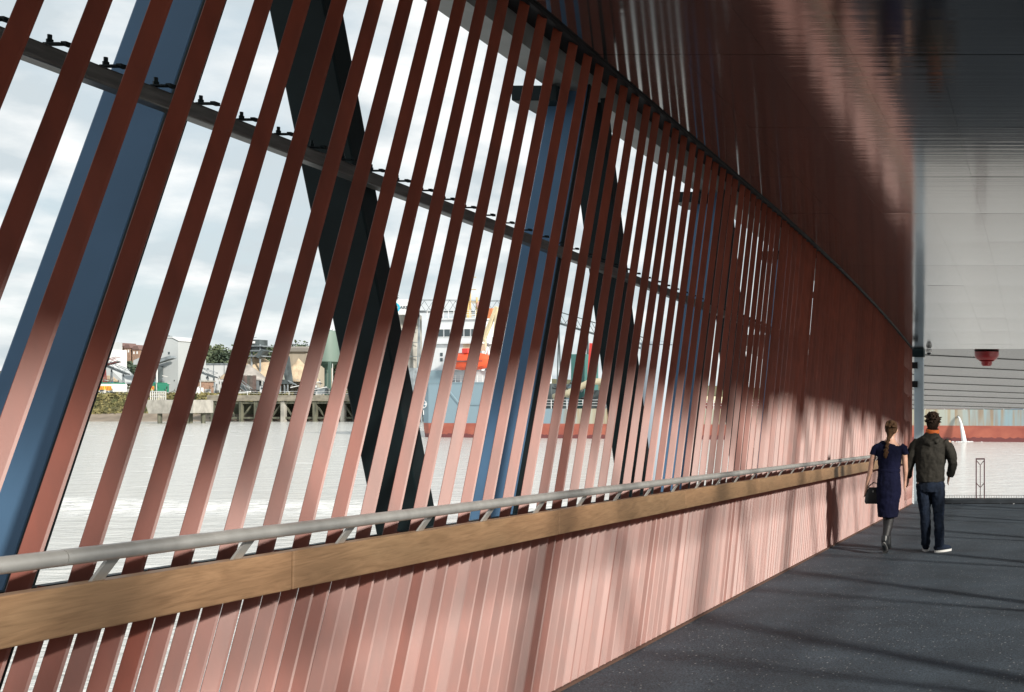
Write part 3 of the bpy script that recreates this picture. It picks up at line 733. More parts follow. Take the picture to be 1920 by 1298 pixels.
for k in range(5): m.bar(P(456 + k * 3.7, 648, Y - 1), P(456 + k * 3.7, 641, Y - 1), .12, .12)
m.build('railing', grey_mach, t)
m = MB(); rect(m, 467, 632.5, 480, 633.4, Y, .3); m.bar(P(474, 637, Y), P(474, 633, Y), .2, .2); m.build('boom', grey_mach, t)

t = empty('store_building', P(545, 745, 378), 'tan clad aggregate store with ribbed roof beside the dark chute', 'building')
m = MB(); rect(m, 518, 660, 575, 745, 378, 14); m.build('wall', tan_clad, t)
for k in range(3): m = MB(); rect(m, 516, 650 + k * 3.4, 577, 652.4 + k * 3.4, 377.4 - .2 * k, 15); m.build('roof_rib', mat('roof_rib_%d' % k, (.38 - .05 * k, .36 - .05 * k, .33 - .05 * k), .7), t)
m = MB(); poly(m, [(516, 668), (534, 668), (534, 646), (528, 640), (520, 641), (516, 648)], 376, 1.2); m.build('end_gable', pale_clad, t)

Y = 346
t = empty('loading_chute', P(525, 738, Y), 'dark loading chute with a pale belt slanting up beside the store', 'chute')
m = MB(); poly(m, [(511, 720), (540, 720), (533, 668), (528, 664), (518, 665), (512, 672)], Y, 2.5); m.build('casing', dark_mach, t)
m = MB(); poly(m, [(519, 712), (533, 712), (527, 676), (514.5, 676)], Y - .25, .2); m.build('belt', mat('pale_belt', (.36, .37, .33), .8, var=.1, vscale=(.5, .5, .5)), t)
for x in (509, 515, 524, 532, 538): m = MB(); rect(m, x, 714, x + 1.3, 741, Y + .4, .4); m.build('leg', grey_mach, t)
m = MB(); a = P(498, 735, Y); b = P(510, 716, Y); m.bar(a, b, .3, .3); m.bar(P(540, 714, Y), P(556, 722, Y), .3, .3); m.build('brace', grey_mach, t)
m = MB(); rect(m, 500, 714, 510, 728, Y + 1, 3); m.build('cabinet', white_clad, t)

Y = 344
t = empty('green_silo', P(603, 742, Y), 'large green cylindrical silo with railed top on dark legs', 'silo')
c = P(603, 678, Y); px = Y / F
m = MB(); m.lathe((c.x, c.y + 3, c.z), [(18.5 * px, 0), (18.7 * px, .2), (18.7 * px, 57 * px), (17 * px, 58.5 * px), (6 * px, 60 * px)], 32); m.build('drum', silo_green, t, smooth=True, auto=35)
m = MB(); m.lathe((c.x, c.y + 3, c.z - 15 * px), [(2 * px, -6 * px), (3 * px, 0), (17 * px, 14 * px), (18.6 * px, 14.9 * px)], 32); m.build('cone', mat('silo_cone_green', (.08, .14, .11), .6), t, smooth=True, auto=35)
for dx in (-15, 15):
    for dy in (0, 6): m = MB(); m.box(c.x + dx * px - .35, c.x + dx * px + .35, c.y + dy - .3, c.y + dy + .3, 1.1, c.z - .1); m.build('leg', mat('silo_leg', (.07, .12, .10), .6), t)
m = MB()
for k in range(14):
    a = 2 * math.pi * k / 14; p = Vector((c.x + 17 * px * math.cos(a), c.y + 3 + 17 * px * math.sin(a), c.z + 58 * px)); m.bar(p, p + Vector((0, 0, 1.6)), .1, .1)
    a2 = 2 * math.pi * (k + 1) / 14; q = Vector((c.x + 17 * px * math.cos(a2), c.y + 3 + 17 * px * math.sin(a2), c.z + 58 * px))
    for h in (.8, 1.6): m.bar(p + Vector((0, 0, h)), q + Vector((0, 0, h)), .08, .08)
m.build('railing', white_m, t)
m = MB(); rect(m, 596, 614, 606, 620, Y + 2, 2.5); m.build('filter_box', white_clad, t)
m = MB()
for s in (0, 1.0): m.bar(P(623.5, 735, Y + 2 + s), P(623.5, 616, Y + 2 + s), .12, .12)
for k in range(30): m.bar(P(623.5, 734 - k * 4, Y + 2), P(623.5, 734 - k * 4, Y + 3), .07, .07)
m.build('ladder', white_m, t)
for i, (x, lab) in enumerate(((629, 'left white storage tank between the silo and the black brace'), (640, 'right white storage tank between the silo and the black brace'))):
    e_ = empty('storage_tank', P(x, 741, 340), lab, 'tank', 'white storage tanks')
    p = P(x, 741, 340); m = MB(); m.lathe((p.x, p.y, p.z), [(.85, 0), (.85, 4.3), (.6, 4.6), (.1, 4.7)], 16); m.build('shell', mat('tank_white_%d' % i, (.62, .60, .64), .5), e_, smooth=True, auto=40)
    m = MB(); m.box(p.x - .9, p.x + .9, p.y - .9, p.y + .9, p.z - .7, p.z - .01); m.build('stand', dark_mach, e_)
for i, (x, y, w_, h_, lab) in enumerate(((570, 722, 12, 14, 'white equipment cabin under the green silo'), (590, 728, 18, 11, 'grey pump skid below the green silo cone'), (487, 724, 10, 12, 'small white box container by the dark chute'))):
    e_ = empty('site_cabin', P(x, y + h_, 342), lab, 'cabin')
    m = MB(); rect(m, x, y, x + w_, y + h_, 342, 3); m.build('body', (white_clad, grey_mach, white_clad)[i], e_)
    m = MB(); rect(m, x - .4, y - 1, x + w_ + .4, y - .05, 341.8, 3.4); m.build('roof', grey_mach, e_)
    m = MB(); rect(m, x + 2, y + 2.5, x + 5, y + 6, 341.9, .08); m.build('window', glass_d, e_)
# pipe runs and clutter on the quay
for i, (x0, y0, x1, y1, lab) in enumerate(((545, 727, 600, 716, 'white pipe rising to the green silo'), (560, 738, 612, 726, 'lower white pipe under the green silo'), (395, 743, 470, 735, 'long pale handrail pipe along the timber jetty'), (630, 722, 655, 724, 'short white pipe beside the storage tanks'))):
    m = MB(); m.tube([P(x0, y0, 334), P((x0 + x1) / 2, (y0 + y1) / 2 - .5, 334), P(x1, y1, 334)], .16, 6); tag(m.build('quay_pipe', white_m), lab, 'pipe')

# brick hut, van, fence and ambulances
t = empty('brick_hut', P(365, 742, 345), 'small flat roofed brick hut behind the white van', 'hut')
m = MB(); rect(m, 352, 716, 378, 745, 345, 5); m.build('wall', brick, t)
m = MB(); rect(m, 351, 713.5, 379, 715.9, 344.7, 5.6); m.build('roof', concrete, t)
m = MB(); rect(m, 356, 719, 364, 726, 344.93, .06); m.build('window', glass_d, t)
t = empty('parked_van', P(358, 745, 338), 'white box van parked in front of the brick hut', 'van')
m = MB(); rect(m, 346, 727, 372, 743.5, 338, 2.2); m.build('body', white_m, t, bevel=.15)
m = MB(); rect(m, 352, 730, 366, 735, 337.95, .05); m.build('window', glass_d, t)
for x in (350, 367): m = MB(); a = P(x, 744, 337.9); m.tube([a, a + Vector((0, .3, 0))], .42, 14); m.build('wheel', black_m, t)
yel = mat('chevron_yellow', (.75, .62, .06), .5); redc = mat('chevron_red', (.55, .06, .04), .5); grn = mat('ambulance_green', (.03, .20, .13), .5)
def ambulance(x0, x1, lab):
    Y = 343; e_ = empty('ambulance', P((x0 + x1) / 2, 738, Y), lab, 'ambulance', 'ambulances parked on the bank')
    m = MB(); rect(m, x0, 720, x1, 735, Y, 5.5); m.build('body', grn if x1 - x0 < 22 else white_m, e_, bevel=.15)
    m = MB(); rect(m, x0 + .6, 717.4, x1 - .6, 719.9, Y + .2, 5); m.build('roof', grn, e_, bevel=.1)
    m = MB(); rect(m, x0 + 2, 724, x1 - 2, 732.5, Y - .05, .04); m.build('rear_panel', yel, e_)
    cx = (x0 + x1) / 2; n = max(2, int((x1 - x0) / 7))
    for s in (-1, 1):
        for k in range(n):
            o_ = 1.5 + k * ((x1 - x0) / 2 - 4) / n
            m = MB(); poly(m, [(cx + s * o_, 724.4), (cx + s * (o_ + 1.3), 724.4), (cx + s * (o_ + 2.6), 732), (cx + s * (o_ + 1.3), 732)], Y - .09, .035); m.build('chevron', redc, e_)
    for x in (x0 + 2, x1 - 2): m = MB(); a = P(x, 736, Y + .4); m.tube([a, a + Vector((0, .3, 0))], .38, 12); m.build('wheel', black_m, e_)
    for x in (x0 + 1.4, x1 - 1.4): m = MB(); rect(m, x - .7, 716.2, x + .7, 717.3, Y + .3, .3); m.build('beacon', mat('beacon_blue', (.02, .08, .3), .3), e_)
ambulance(160, 178, 'leftmost ambulance with yellow chevrons, cut off by the first slat')
ambulance(181, 211, 'widest ambulance with yellow and red rear chevrons, left of the second slat')
ambulance(257, 272, 'green ambulance partly hidden behind the slat beside the weeds')
ambulance(275, 291, 'rightmost green ambulance with yellow rear, above the weedy bank')
# concrete mooring dolphin
Y = 292
t = empty('mooring_dolphin', P(318, 776, Y), 'concrete mooring dolphin with railings standing on dark piles', 'dolphin')
m = MB(); poly(m, [(270, 750), (363, 750), (363, 775), (278, 776)], Y, 7); m.build('cap', concrete, t, bevel=.1)
zb_ = P(0, 776, Y).z
for x, dy in ((293, 1.2), (343, 1.2), (329, 5.2), (300, 5.6), (352, 5.4)):
    p = P(x, 776, Y); m = MB(); m.tube([(p.x, Y + dy, WATER - 2), (p.x, Y + dy, zb_ + .2)], .52, 14); m.build('pile', pile_m, t, smooth=True, auto=40)
m = MB()
for k in range(9): m.bar(P(282 + k * 3.6, 750, Y + .4), P(282 + k * 3.6, 734, Y + .4), .1, .1)
for y in (734, 739, 744): m.bar(P(282, y, Y + .4), P(311, y, Y + .4), .1, .1)
m.build('railing', white_m, t)
m = MB(); p = P(345, 750, Y + 2); m.lathe((p.x, p.y, p.z), [(.35, 0), (.25, .3), (.25, .8), (.45, .9), (.4, 1.1)], 12); m.build('bollard', dark_mach, t)
m = MB(); m.bar(P(362, 768, Y + 3), P(378, 756, Y + 20), .5, .4); m.build('gangway', concrete, t)
# timber and concrete jetty
Y = 318
t = empty('timber_jetty', P(530, 790, Y), 'weathered timber and concrete jetty on weedy piles along the works', 'jetty')
zt_ = P(0, 740, Y).z
m = MB(); rect(m, 388, 741, 990, 752, Y, 13); m.build('deck', mat('jetty_deck', (.22, .20, .16), .9, var=.3, vscale=(.5, .5, .8)), t)
m = MB(); rect(m, 392, 753, 985, 757, Y + .6, .5); m.build('waler', pile_m, t)
x = 395; k = 0
while x < 980:
    wpx = (4.5, 7, 4, 6)[k % 4]
    m = MB(); rect(m, x, 752.1, x + wpx, 797, Y + .3 + .2 * (k % 2), 1.1); m.build('pile', concrete if k % 4 == 1 else pile_m, t)
    m = MB(); rect(m, x + 1, 752.1, x + wpx + 1, 797, Y + 8, .9); m.build('pile', pile_m, t)
    a = P(x + wpx, 757, Y + 1.8); b = P(x + 26, 786, Y + 1.8)
    m = MB(); m.bar(a, b, .4, .4) if k % 2 else m.bar(P(x + wpx, 786, Y + 1.8), P(x + 26, 757, Y + 1.8), .4, .4); m.build('cross_brace', pile_m, t)
    x += 23 + (k * 7) % 9; k += 1
m = MB(); rect(m, 392, 782, 985, 785.5, Y + 1.0, .5); m.build('waler', pile_m, t)
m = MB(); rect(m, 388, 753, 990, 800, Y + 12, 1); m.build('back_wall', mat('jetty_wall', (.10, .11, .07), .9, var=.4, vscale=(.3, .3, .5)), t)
m = MB()
for k in range(22): a = P(412 + k * 26, 741, Y + .5); m.bar(a, a + Vector((0, 0, 1.1)), .08, .08)
for h in (.55, 1.1): m.bar(P(412, 741, Y + .5) + Vector((0, 0, h)), P(960, 741, Y + .5) + Vector((0, 0, h)), .06, .06)
m.build('railing', white_m, t)
# sign on the concrete silo behind the ship
Y = 300
t = empty('cement_silo', P(775, 742, Y), 'tall grey concrete silo below the white sign', 'silo')
for k, x in enumerate((752, 776)):
    p = P(x, 742, Y + 4); m = MB(); m.lathe((p.x, p.y, p.z), [(1.95, 0), (1.95, 22.8), (1.6, 23.0)], 24); m.build('drum', concrete, t, smooth=True, auto=40)
for k in range(5): m = MB(); rect(m, 741, 720 - k * 26, 788, 721 - k * 26, Y + 1.3, .2); m.build('band', grey_mach, t)
t = empty('roof_sign', P(760, 590, Y), 'white sign with a blue ring and dark letters above the ship bow end', 'sign')
m = MB(); rect(m, 727, 562, 783, 590, Y - .5, .4); m.build('board', white_m, t)
m = MB(); p = P(741, 577, Y - .6); n = 32
for k in range(n):
    for rr_ in (1.35, .85):
        a = 2 * math.pi * k / n; m.v.append((p.x + rr_ * math.cos(a), p.y, p.z + rr_ * math.sin(a)))
for k in range(n): a = 2 * k; b = 2 * ((k + 1) % n); m.f.append((a, b, b + 1, a + 1))
o = m.build('ring', mat('sign_cyan', (.03, .42, .62), .5), t); s_ = o.modifiers.new('s', 'SOLIDIFY'); s_.thickness = .08
def text(body, loc, size, m_, parent, name='lettering', rot=(R(90), 0, 0), depth=.03):
    cu = bpy.data.curves.new(name, 'FONT'); cu.body = body; cu.size = size; cu.extrude = depth; cu.align_x = 'RIGHT'
    tmp = bpy.data.objects.new(name, cu); COL.objects.link(tmp); bpy.context.view_layer.update()
    me = bpy.data.meshes.new_from_object(tmp.evaluated_get(bpy.context.evaluated_depsgraph_get())); bpy.data.objects.remove(tmp)
    me.materials.clear(); me.materials.append(m_)
    o = bpy.data.objects.new(name, me); COL.objects.link(o); attach(o, parent); o.matrix_basis = Matrix.Translation(loc) @ Matrix.Rotation(rot[0], 4, 'X') @ Matrix.Rotation(rot[2], 4, 'Y'); return o
p = P(780, 579.5, Y - .62); text('TARMAC', p, 1.32, mat('sign_grey', (.10, .12, .14), .5), t)
m = MB()
for k in range(6): m.bar(P(733 + k * 2.4, 562, Y), P(733 + k * 2.4, 553, Y), .15, .15)
for y in (554, 558): m.bar(P(732, y, Y), P(747, y, Y), .15, .15)
m.build('top_rail', dark_mach, t)
# lattice clutter below the sign
t = empty('lattice_mast', P(762, 690, 295), 'thin rusty lattice mast left of the ship superstructure', 'mast')
m = MB()
for s in (-1, 1): m.bar(P(759 + s * 3, 720, 295), P(759 + s * 2, 615, 295), .14, .14)
for k in range(14): m.bar(P(756.3, 718 - k * 7.4, 295), P(761.5, 711 - k * 7.4, 295), .1, .1); m.bar(P(761.7, 718 - k * 7.4, 295), P(756.5, 711 - k * 7.4, 295), .1, .1)
m.build('lattice', mat('rusty_steel', (.24, .17, .11), .8), t)
m = MB(); rect(m, 748, 690, 775, 742, 297, 4); m.build('cabin', grey_mach, t)

yc_ = MB(); ry = random.Random(31)
for i in range(420):
    x = ry.uniform(160, 980); Yc = ry.uniform(338, 375); y_ = 742 - abs(ry.gauss(0, 13)); a = P(x, y_, Yc); kk = ry.random()
    if kk < .45: yc_.bar(a, P(x + ry.uniform(-14, 14), y_ - ry.uniform(-3, 12), Yc + ry.uniform(-2, 2)), .22, .22)
    elif kk < .75: yc_.bar((a.x, a.y, 1.2), (a.x, a.y, a.z + 1.5), .2, .2)
    else: yc_.box(a.x, a.x + ry.uniform(.4, 1.8), a.y, a.y + 1, 1.2, 1.4 + ry.uniform(.3, 2.2))
tag(yc_.build('yard_clutter', mat('yard_clutter_paint', (.07, .08, .085), .7, col2=(.50, .50, .48), vscale=(.35, .35, .35), detail=1, thr=(.45, .55))), 'tangle of pipes, posts and plant filling the works yard', 'clutter', kind='stuff')
# ------------------------------------------------------------------ ship
S0 = Vector((-109.6, 186.0, WATER)); SD = Vector((106.8, -22.0, 0)).normalized(); SN = Vector((SD.y, -SD.x, 0))  # SN points to the camera side
if SN.y > 0: SN = -SN
def S(u, v, w): return S0 + SD * u - SN * v + Vector((0, 0, w))          # v: depth away from the near side
def sbox(mb, u0, u1, v0, v1, w0, w1):
    vs = [S(u, v, w) for w in (w0, w1) for v in (v0, v1) for u in (u0, u1)]
    return mb.add(vs, [(0, 2, 3, 1), (4, 5, 7, 6), (0, 1, 5, 4), (2, 6, 7, 3), (0, 4, 6, 2), (1, 3, 7, 5)])
def hull_paint():
    m = bpy.data.materials.new('hull_paint'); m.use_nodes = True; t = m.node_tree; b = t.nodes['Principled BSDF']; b.inputs['Roughness'].default_value = .5
    g = t.nodes.new('ShaderNodeNewGeometry'); sp = t.nodes.new('ShaderNodeSeparateXYZ'); t.links.new(g.outputs['Position'], sp.inputs[0])
    def nz(sc, det=5):
        mp = t.nodes.new('ShaderNodeMapping'); mp.inputs['Scale'].default_value = sc; n = t.nodes.new('ShaderNodeTexNoise'); n.inputs['Scale'].default_value = 1; n.inputs['Detail'].default_value = det
        t.links.new(g.outputs['Position'], mp.inputs[0]); t.links.new(mp.outputs[0], n.inputs['Vector']); return n.outputs['Fac']
    def ramp(f, stops):
        r = t.nodes.new('ShaderNodeValToRGB'); r.color_ramp.interpolation = 'LINEAR'
        while len(r.color_ramp.elements) < len(stops): r.color_ramp.elements.new(.5)
        for e, (p, c) in zip(r.color_ramp.elements, stops): e.position = p; e.color = (*c, 1)
        t.links.new(f, r.inputs[0]); return r.outputs[0]
    def mix(f, a, b_):
        mx = t.nodes.new('ShaderNodeMix'); mx.data_type = 'RGBA'; t.links.new(f, mx.inputs[0])
        for i, v in ((6, a), (7, b_)):
            if isinstance(v, tuple): mx.inputs[i].default_value = (*v, 1)
            else: t.links.new(v, mx.inputs[i])
        return mx.outputs[2]
    def mr(f, a, b_):
        n = t.nodes.new('ShaderNodeMapRange'); n.inputs[1].default_value = a; n.inputs[2].default_value = b_; t.links.new(f, n.inputs[0]); return n.outputs[0]
    top = ramp(mr(sp.outputs[0], -110, 30), [(0, (.24, .34, .40)), (.20, (.24, .34, .40)), (.235, (.45, .45, .36)), (.66, (.42, .44, .37)), (.69, (.38, .42, .39)), (.735, (.26, .36, .40))])
    rust = ramp(nz((1.6, 1.6, .10), 7), [(.44, (0, 0, 0)), (.66, (.85, .85, .85))])
    aft = ramp(mr(sp.outputs[0], -100, -60), [(.4, (0, 0, 0)), (.55, (.8, .8, .8))])
    mu = t.nodes.new('ShaderNodeMath'); mu.operation = 'MULTIPLY'; t.links.new(rust, mu.inputs[0]); t.links.new(aft, mu.inputs[1])
    top = mix(mu.outputs[0], top, ramp(nz((.8, .8, .3)), [(.3, (.25, .11, .03)), (.7, (.42, .26, .09))]))
    red = ramp(nz((.35, .35, .6), 6), [(.3, (.30, .075, .055)), (.7, (.45, .14, .09))])
    wl = t.nodes.new('ShaderNodeMath'); wl.operation = 'MULTIPLY_ADD'; wl.inputs[1].default_value = .8; t.links.new(nz((1.2, 1.2, .01), 6), wl.inputs[0]); t.links.new(sp.outputs[2], wl.inputs[2])
    red = mix(mr(wl.outputs[0], WATER + 1.02, WATER + 1.06), (.17, .05, .05), red)
    b_ = mr(sp.outputs[2], WATER + 2.46, WATER + 2.52)
    t.links.new(mix(b_, red, top), b.inputs['Base Color'])
    return m
hp = hull_paint(); beige = mat('ship_beige', (.52, .46, .32), .6, var=.12, vscale=(.6, .6, .6)); ship_white = mat('ship_white', (.68, .71, .73), .5, var=.06, vscale=(.4, .4, .15), bump=.1, bscale=(.5, .5, .5))
ship_teal = mat('ship_teal', (.05, .15, .14), .5); mast_y = mat('mast_yellow', (.50, .36, .16), .6, var=.15, vscale=(1, 1, 1)); redp = mat('red_paint', (.60, .05, .04), .5); orange = mat('lifeboat_orange', (.75, .10, .035), .45, var=.1, vscale=(1, 1, 1)); blueg = mat('ship_bluegrey', (.22, .31, .36), .5)
ship = empty('dredger_ship', S(50, 9, 0), 'long moored cargo ship with blue and rusty hull, red boot top and white bridge', 'ship')
m = MB(); us = [0, .6, 1.6, 3, 6, 12, 21.8, 22.0, 24.5, 40, 70, 100, 130]
for u in us:
    top = 9.3 if u <= 21.9 else (7.2 if u < 23 else 5.0)
    b_ = 2.6 * max(0, 1 - u / 3.0) ** 2; tap = .0
    for v, w_ in ((b_ + .8 * max(0, 1 - u / 6), -2), (b_, 1.5), (b_ * .8, top * .6), (b_ * .7, top)): m.v.append(tuple(S(u, v, w_)))
    for v, w_ in ((18 - b_ * .7, top), (18 - b_, 1.5), (18 - b_, -2)): m.v.append(tuple(S(u, v, w_)))
for i in range(len(us) - 1):
    for k in range(6): a = i * 7 + k; m.f.append((a, a + 7, a + 8, a + 1))
m.f.append(tuple(range(7))); m.f.append(tuple(range(len(us) * 7 - 1, len(us) * 7 - 8, -1)))
m.build('hull', hp, ship)
m = MB(); sbox(m, .4, 22, -.08, .5, 9.3, 9.55); m.build('sheer_strake', blueg, ship)
m = MB(); m.bar(S(6, -.06, 9.2), S(9.2, -.06, 5.8), .12, .3); m.bar(S(9.2, -.06, 5.7), S(22, -.06, 5.6), .12, .2); m.build('rubbing_strake', blueg, ship)
m = MB(); m.bar(S(15.2, -.06, 9.2), S(18.2, -.06, 5.8), .12, .3); m.build('rubbing_strake', blueg, ship)
m = MB(); sbox(m, 1.2, 6.0, 0.2, 17, 9.56, 11.6); m.build('aft_bulwark', blueg, ship)
m = MB(); sbox(m, 1.6, 11.5, .9, 17, 11.6, 16.2); m.build('accommodation', ship_white, ship, bevel=.08)
m = MB(); sbox(m, 6.01, 15, 1.6, 16.5, 9.56, 11.55); m.build('lower_house', ship_white, ship)
m = MB(); sbox(m, 2.0, 13.4, .4, 17.6, 16.22, 16.45); m.build('bridge_deck', ship_white, ship)
br = MB(); sbox(br, 2.6, 12.4, .8, 17, 16.46, 20.4); br = br.build('bridge', ship_white, ship, bevel=.08)
m = MB(); sbox(m, 2.3, 12.7, .5, 17.3, 20.41, 20.7); m.build('bridge_roof', ship_white, ship)
for k in range(7):
    u = 2.9 + k * 1.34; m = MB(); sbox(m, u, u + 1.05, .72, .78, 17.5, 18.75); m.build('window', glass_d, br)
    m = MB()
    for a0, a1, c0, c1 in ((u - .06, u + 1.11, 18.76, 18.84), (u - .06, u + 1.11, 17.41, 17.49)): sbox(m, a0, a1, .70, .79, c0, c1)
    m.build('frame', white_m, br)
for u, w_ in ((4.6, 14.1), (4.6, 13.2), (9.4, 14.2)): m = MB(); sbox(m, u, u + .5, .84, .89, w_, w_ + .6); m.build('porthole', glass_d, ship)
def railing(u0, u1, v, w_, h=1.1, step=1.0, nm='railing'):
    m = MB(); n = int((u1 - u0) / step)
    for k in range(n + 1): u = u0 + (u1 - u0) * k / n; m.bar(S(u, v, w_), S(u, v, w_ + h), .07, .07)
    for f_ in (.4, .7, 1): m.bar(S(u0, v, w_ + h * f_), S(u1, v, w_ + h * f_), .07, .07)
    m.build(nm, white_m, ship)
railing(2.3, 13, .5, 20.7, 1.3); railing(6, 16.8, .3, 9.56, 1.2); railing(2, 14, 1, 16.46, 1.0); railing(24, 90, .1, 5.0, 1.5, 1.5); railing(90, 128, .1, 5.0, 1.15, 3.0)
m = MB(); sbox(m, 12.2, 14.2, 3, 8, 9.56, 17.5); m.build('casing', ship_white, ship)
m = MB(); sbox(m, 9.2, 13.6, .86, 1.2, 15.0, 17.4); m.build('wing_panel', mat('rust_stained_cream', (.60, .52, .38), .6, col2=(.42, .24, .10), vscale=(1.2, 1.2, .15), thr=(.5, .75)), ship)
m = MB(); m.bar(S(13.2, 1, 17), S(15.8, 1, 22.5), .55, .55); m.bar(S(15.8, 1, 22.4), S(14.8, 1, 12), .35, .35); m.build('davit_crane', mat('crane_cream', (.60, .52, .34), .6, var=.15, vscale=(1, 1, .3)), ship)
for u, ht in ((5.9, 29.4), (7.7, 24.8)):
    m = MB(); m.tube([S(u, 6, 20.7), S(u, 6, ht)], [.30, .16], 8)
    m.bar(S(u + .55, 6, 20.7), S(u + .4, 6, ht - 1.2), .14, .14)
    for k in range(int((ht - 21) / .9)): m.bar(S(u, 6, 21 + k * .9), S(u + .55, 6, 21 + k * .9), .1, .1)
    for k in range(3): w_ = ht - 1 - k * 2.2; m.bar(S(u - .9, 6, w_), S(u + 1.6, 6, w_), .12, .12)
    m.build('mast', mast_y, ship)
m = MB(); sbox(m, 5.1, 6.1, 5.6, 6.4, 23.4, 24.2); m.build('radar', mast_y, ship); m = MB(); m.bar(S(13.0, 6, 26), S(14.4, 6, 26), .1, .1); m.bar(S(13.7, 6, 20.7), S(13.7, 6, 26), .1, .1); m.build('aerial', grey_mach, ship)
m = MB(); sbox(m, 11.3, 12.4, 4, 5, 20.7, 22.6); m.build('bridge_locker', mat('locker_orange', (.6, .2, .08), .6), ship)
m = MB(); m.lathe(S(8.6, 6, 22.6), [(.05, 0), (.6, .2), (.85, .8), (.6, 1.4), (.05, 1.6)], 14); m.build('satellite_dome', mat('dome_pink', (.70, .40, .34), .5), ship, smooth=True)
# thruster mark: white disc with dark quarters
mk = MB(); c0 = S(1.9, .18, 6.0); nn = 24
def disc(r0, a0, a1, off, m_, nm):
    m = MB(); n = 10; pts = []
    o_ = S(1.9, .35 - off, 5.75)
    for k in range(n + 1):
        a = a0 + (a1 - a0) * k / n; pts.append(o_ + SD * (r0 * math.cos(a)) + Vector((0, 0, r0 * math.sin(a))))
    if a1 - a0 < 6: pts.append(o_)
    else: pts = pts[:-1]
    m.prism(pts, -SN * .03); return m.build(nm, m_, ship)
disc(.72, 0, 2 * math.pi, .30, white_m, 'thruster_mark')
for k in range(4): disc(.55, R(45 + 90 * k - 26), R(45 + 90 * k + 26), .335, mat('mark_blue_%d' % k, (.14, .22, .28), .5), 'mark_quarter')
m = MB(); m.bar(S(2.0, .0, 4.7), S(2.0, .0, 3.9), .14, .06); m.build('draught_mark', white_m, ship)
# deck gear amidships
gear = [(26.5, 29.2, 6, 10, 5, 14.5, ship_teal, 'winch_house'), (31, 33.5, 5, 9, 5, 8.2, dark_mach, 'hopper_gear'), (34.5, 37.5, 4, 8, 5, 7.6, grey_mach, 'pump_house'), (24.2, 25.6, 2, 6, 5, 9.3, dark_mach, 'locker'), (40, 60, 5, 13, 5, 6.6, red_mach, 'hopper_coaming'), (88, 99, 3, 8, 5, 6.6, red_mach, 'deck_crate'), (99.5, 106, 3, 8, 5, 6.3, dark_mach, 'deck_crate'), (106.3, 112, 3, 8, 5, 6.2, mat('crate_blue', (.04, .14, .28), .5), 'deck_crate'), (112.2, 125, 3, 8, 5, 6.1, grey_mach, 'deck_crate')]
for u0, u1, v0, v1, w0, w1, m_, nm in gear: m = MB(); sbox(m, u0, u1, v0, v1, w0, w1); m.build(nm, m_, ship, bevel=.1)
m = MB(); m.bar(S(30.6, 5, 6), S(31.3, 5, 16.3), .5, .6); m.build('gantry_arm', redp, ship)
m = MB(); m.bar(S(36, 5, 6), S(36.4, 5, 15), .6, .6); m.build('gantry_arm', red_mach, ship)
m = MB(); m.tube([S(27, .9, 7), S(30, .9, 7.8), S(34, .9, 9.6), S(38, .9, 9.6), S(44, .9, 7.0), S(60, .9, 6.4)], .55, 12); m.build('suction_pipe', beige, ship, smooth=True)
m = MB(); m.lathe(S(25.4, 1.2, 9.3), [(.1, 0), (.6, .3), (.6, 1.4), (.1, 1.7)], 12); m.build('vent_head', mat('vent_aqua', (.42, .62, .62), .5), ship, smooth=True)
m = MB(); rng = random.Random(5)
for k in range(46): u = rng.uniform(25, 40); w_ = rng.uniform(5, 9); m.bar(S(u, rng.uniform(2, 6), w_), S(u + rng.uniform(-1.5, 1.5), rng.uniform(2, 6), w_ + rng.uniform(-.6, 2)), .16, .16)
m.build('pipework', dark_mach, ship)
m = MB(); sbox(m, 22.01, 22.4, .1, 17, 5, 8.6); m.build('bulkhead', beige, ship)
# anchor chain pocket and discharge port
m = MB(); m.tube([S(2.3, .2, 8.4), S(2.3, -.2, 8.4)], .28, 12); m.build('hawse_pipe', dark_mach, ship)
m = MB(); m.tube([S(98.6, .1, 3.9), S(98.6, -.25, 3.9)], .16, 12); m.build('discharge_port', dark_mach, ship)
jet = MB(); pts = []; rr_ = []
for k in range(12):
    t_ = k / 11; pts.append(S(98.6 + 1.35 * t_, -.25 - 1.2 * t_, 3.9 - 3.95 * t_ ** 1.7)); rr_.append(.11 + .30 * t_ ** 1.3)
jet.tube(pts, rr_, 14)
o = jet.build('water_jet', mat('white_water', (.62, .64, .65), .6, bump=.5, bscale=(6, 6, 1), bdist=.1), smooth=True); tag(o, 'white jet of water pouring from the rusty hull', 'water jet', kind='stuff')
m = MB(); r5 = random.Random(9)
for k in range(60):
    c = S(99.9 + r5.gauss(0, .8), -1.4 + r5.gauss(0, .5), .02); s = r5.uniform(.1, .3); m.lathe(c, [(s, 0), (s * .8, .05), (s * .3, .1)], 6)
tag(m.build('jet_foam', MATS['white_water']), 'white foam where the water jet meets the river', 'foam', kind='stuff')
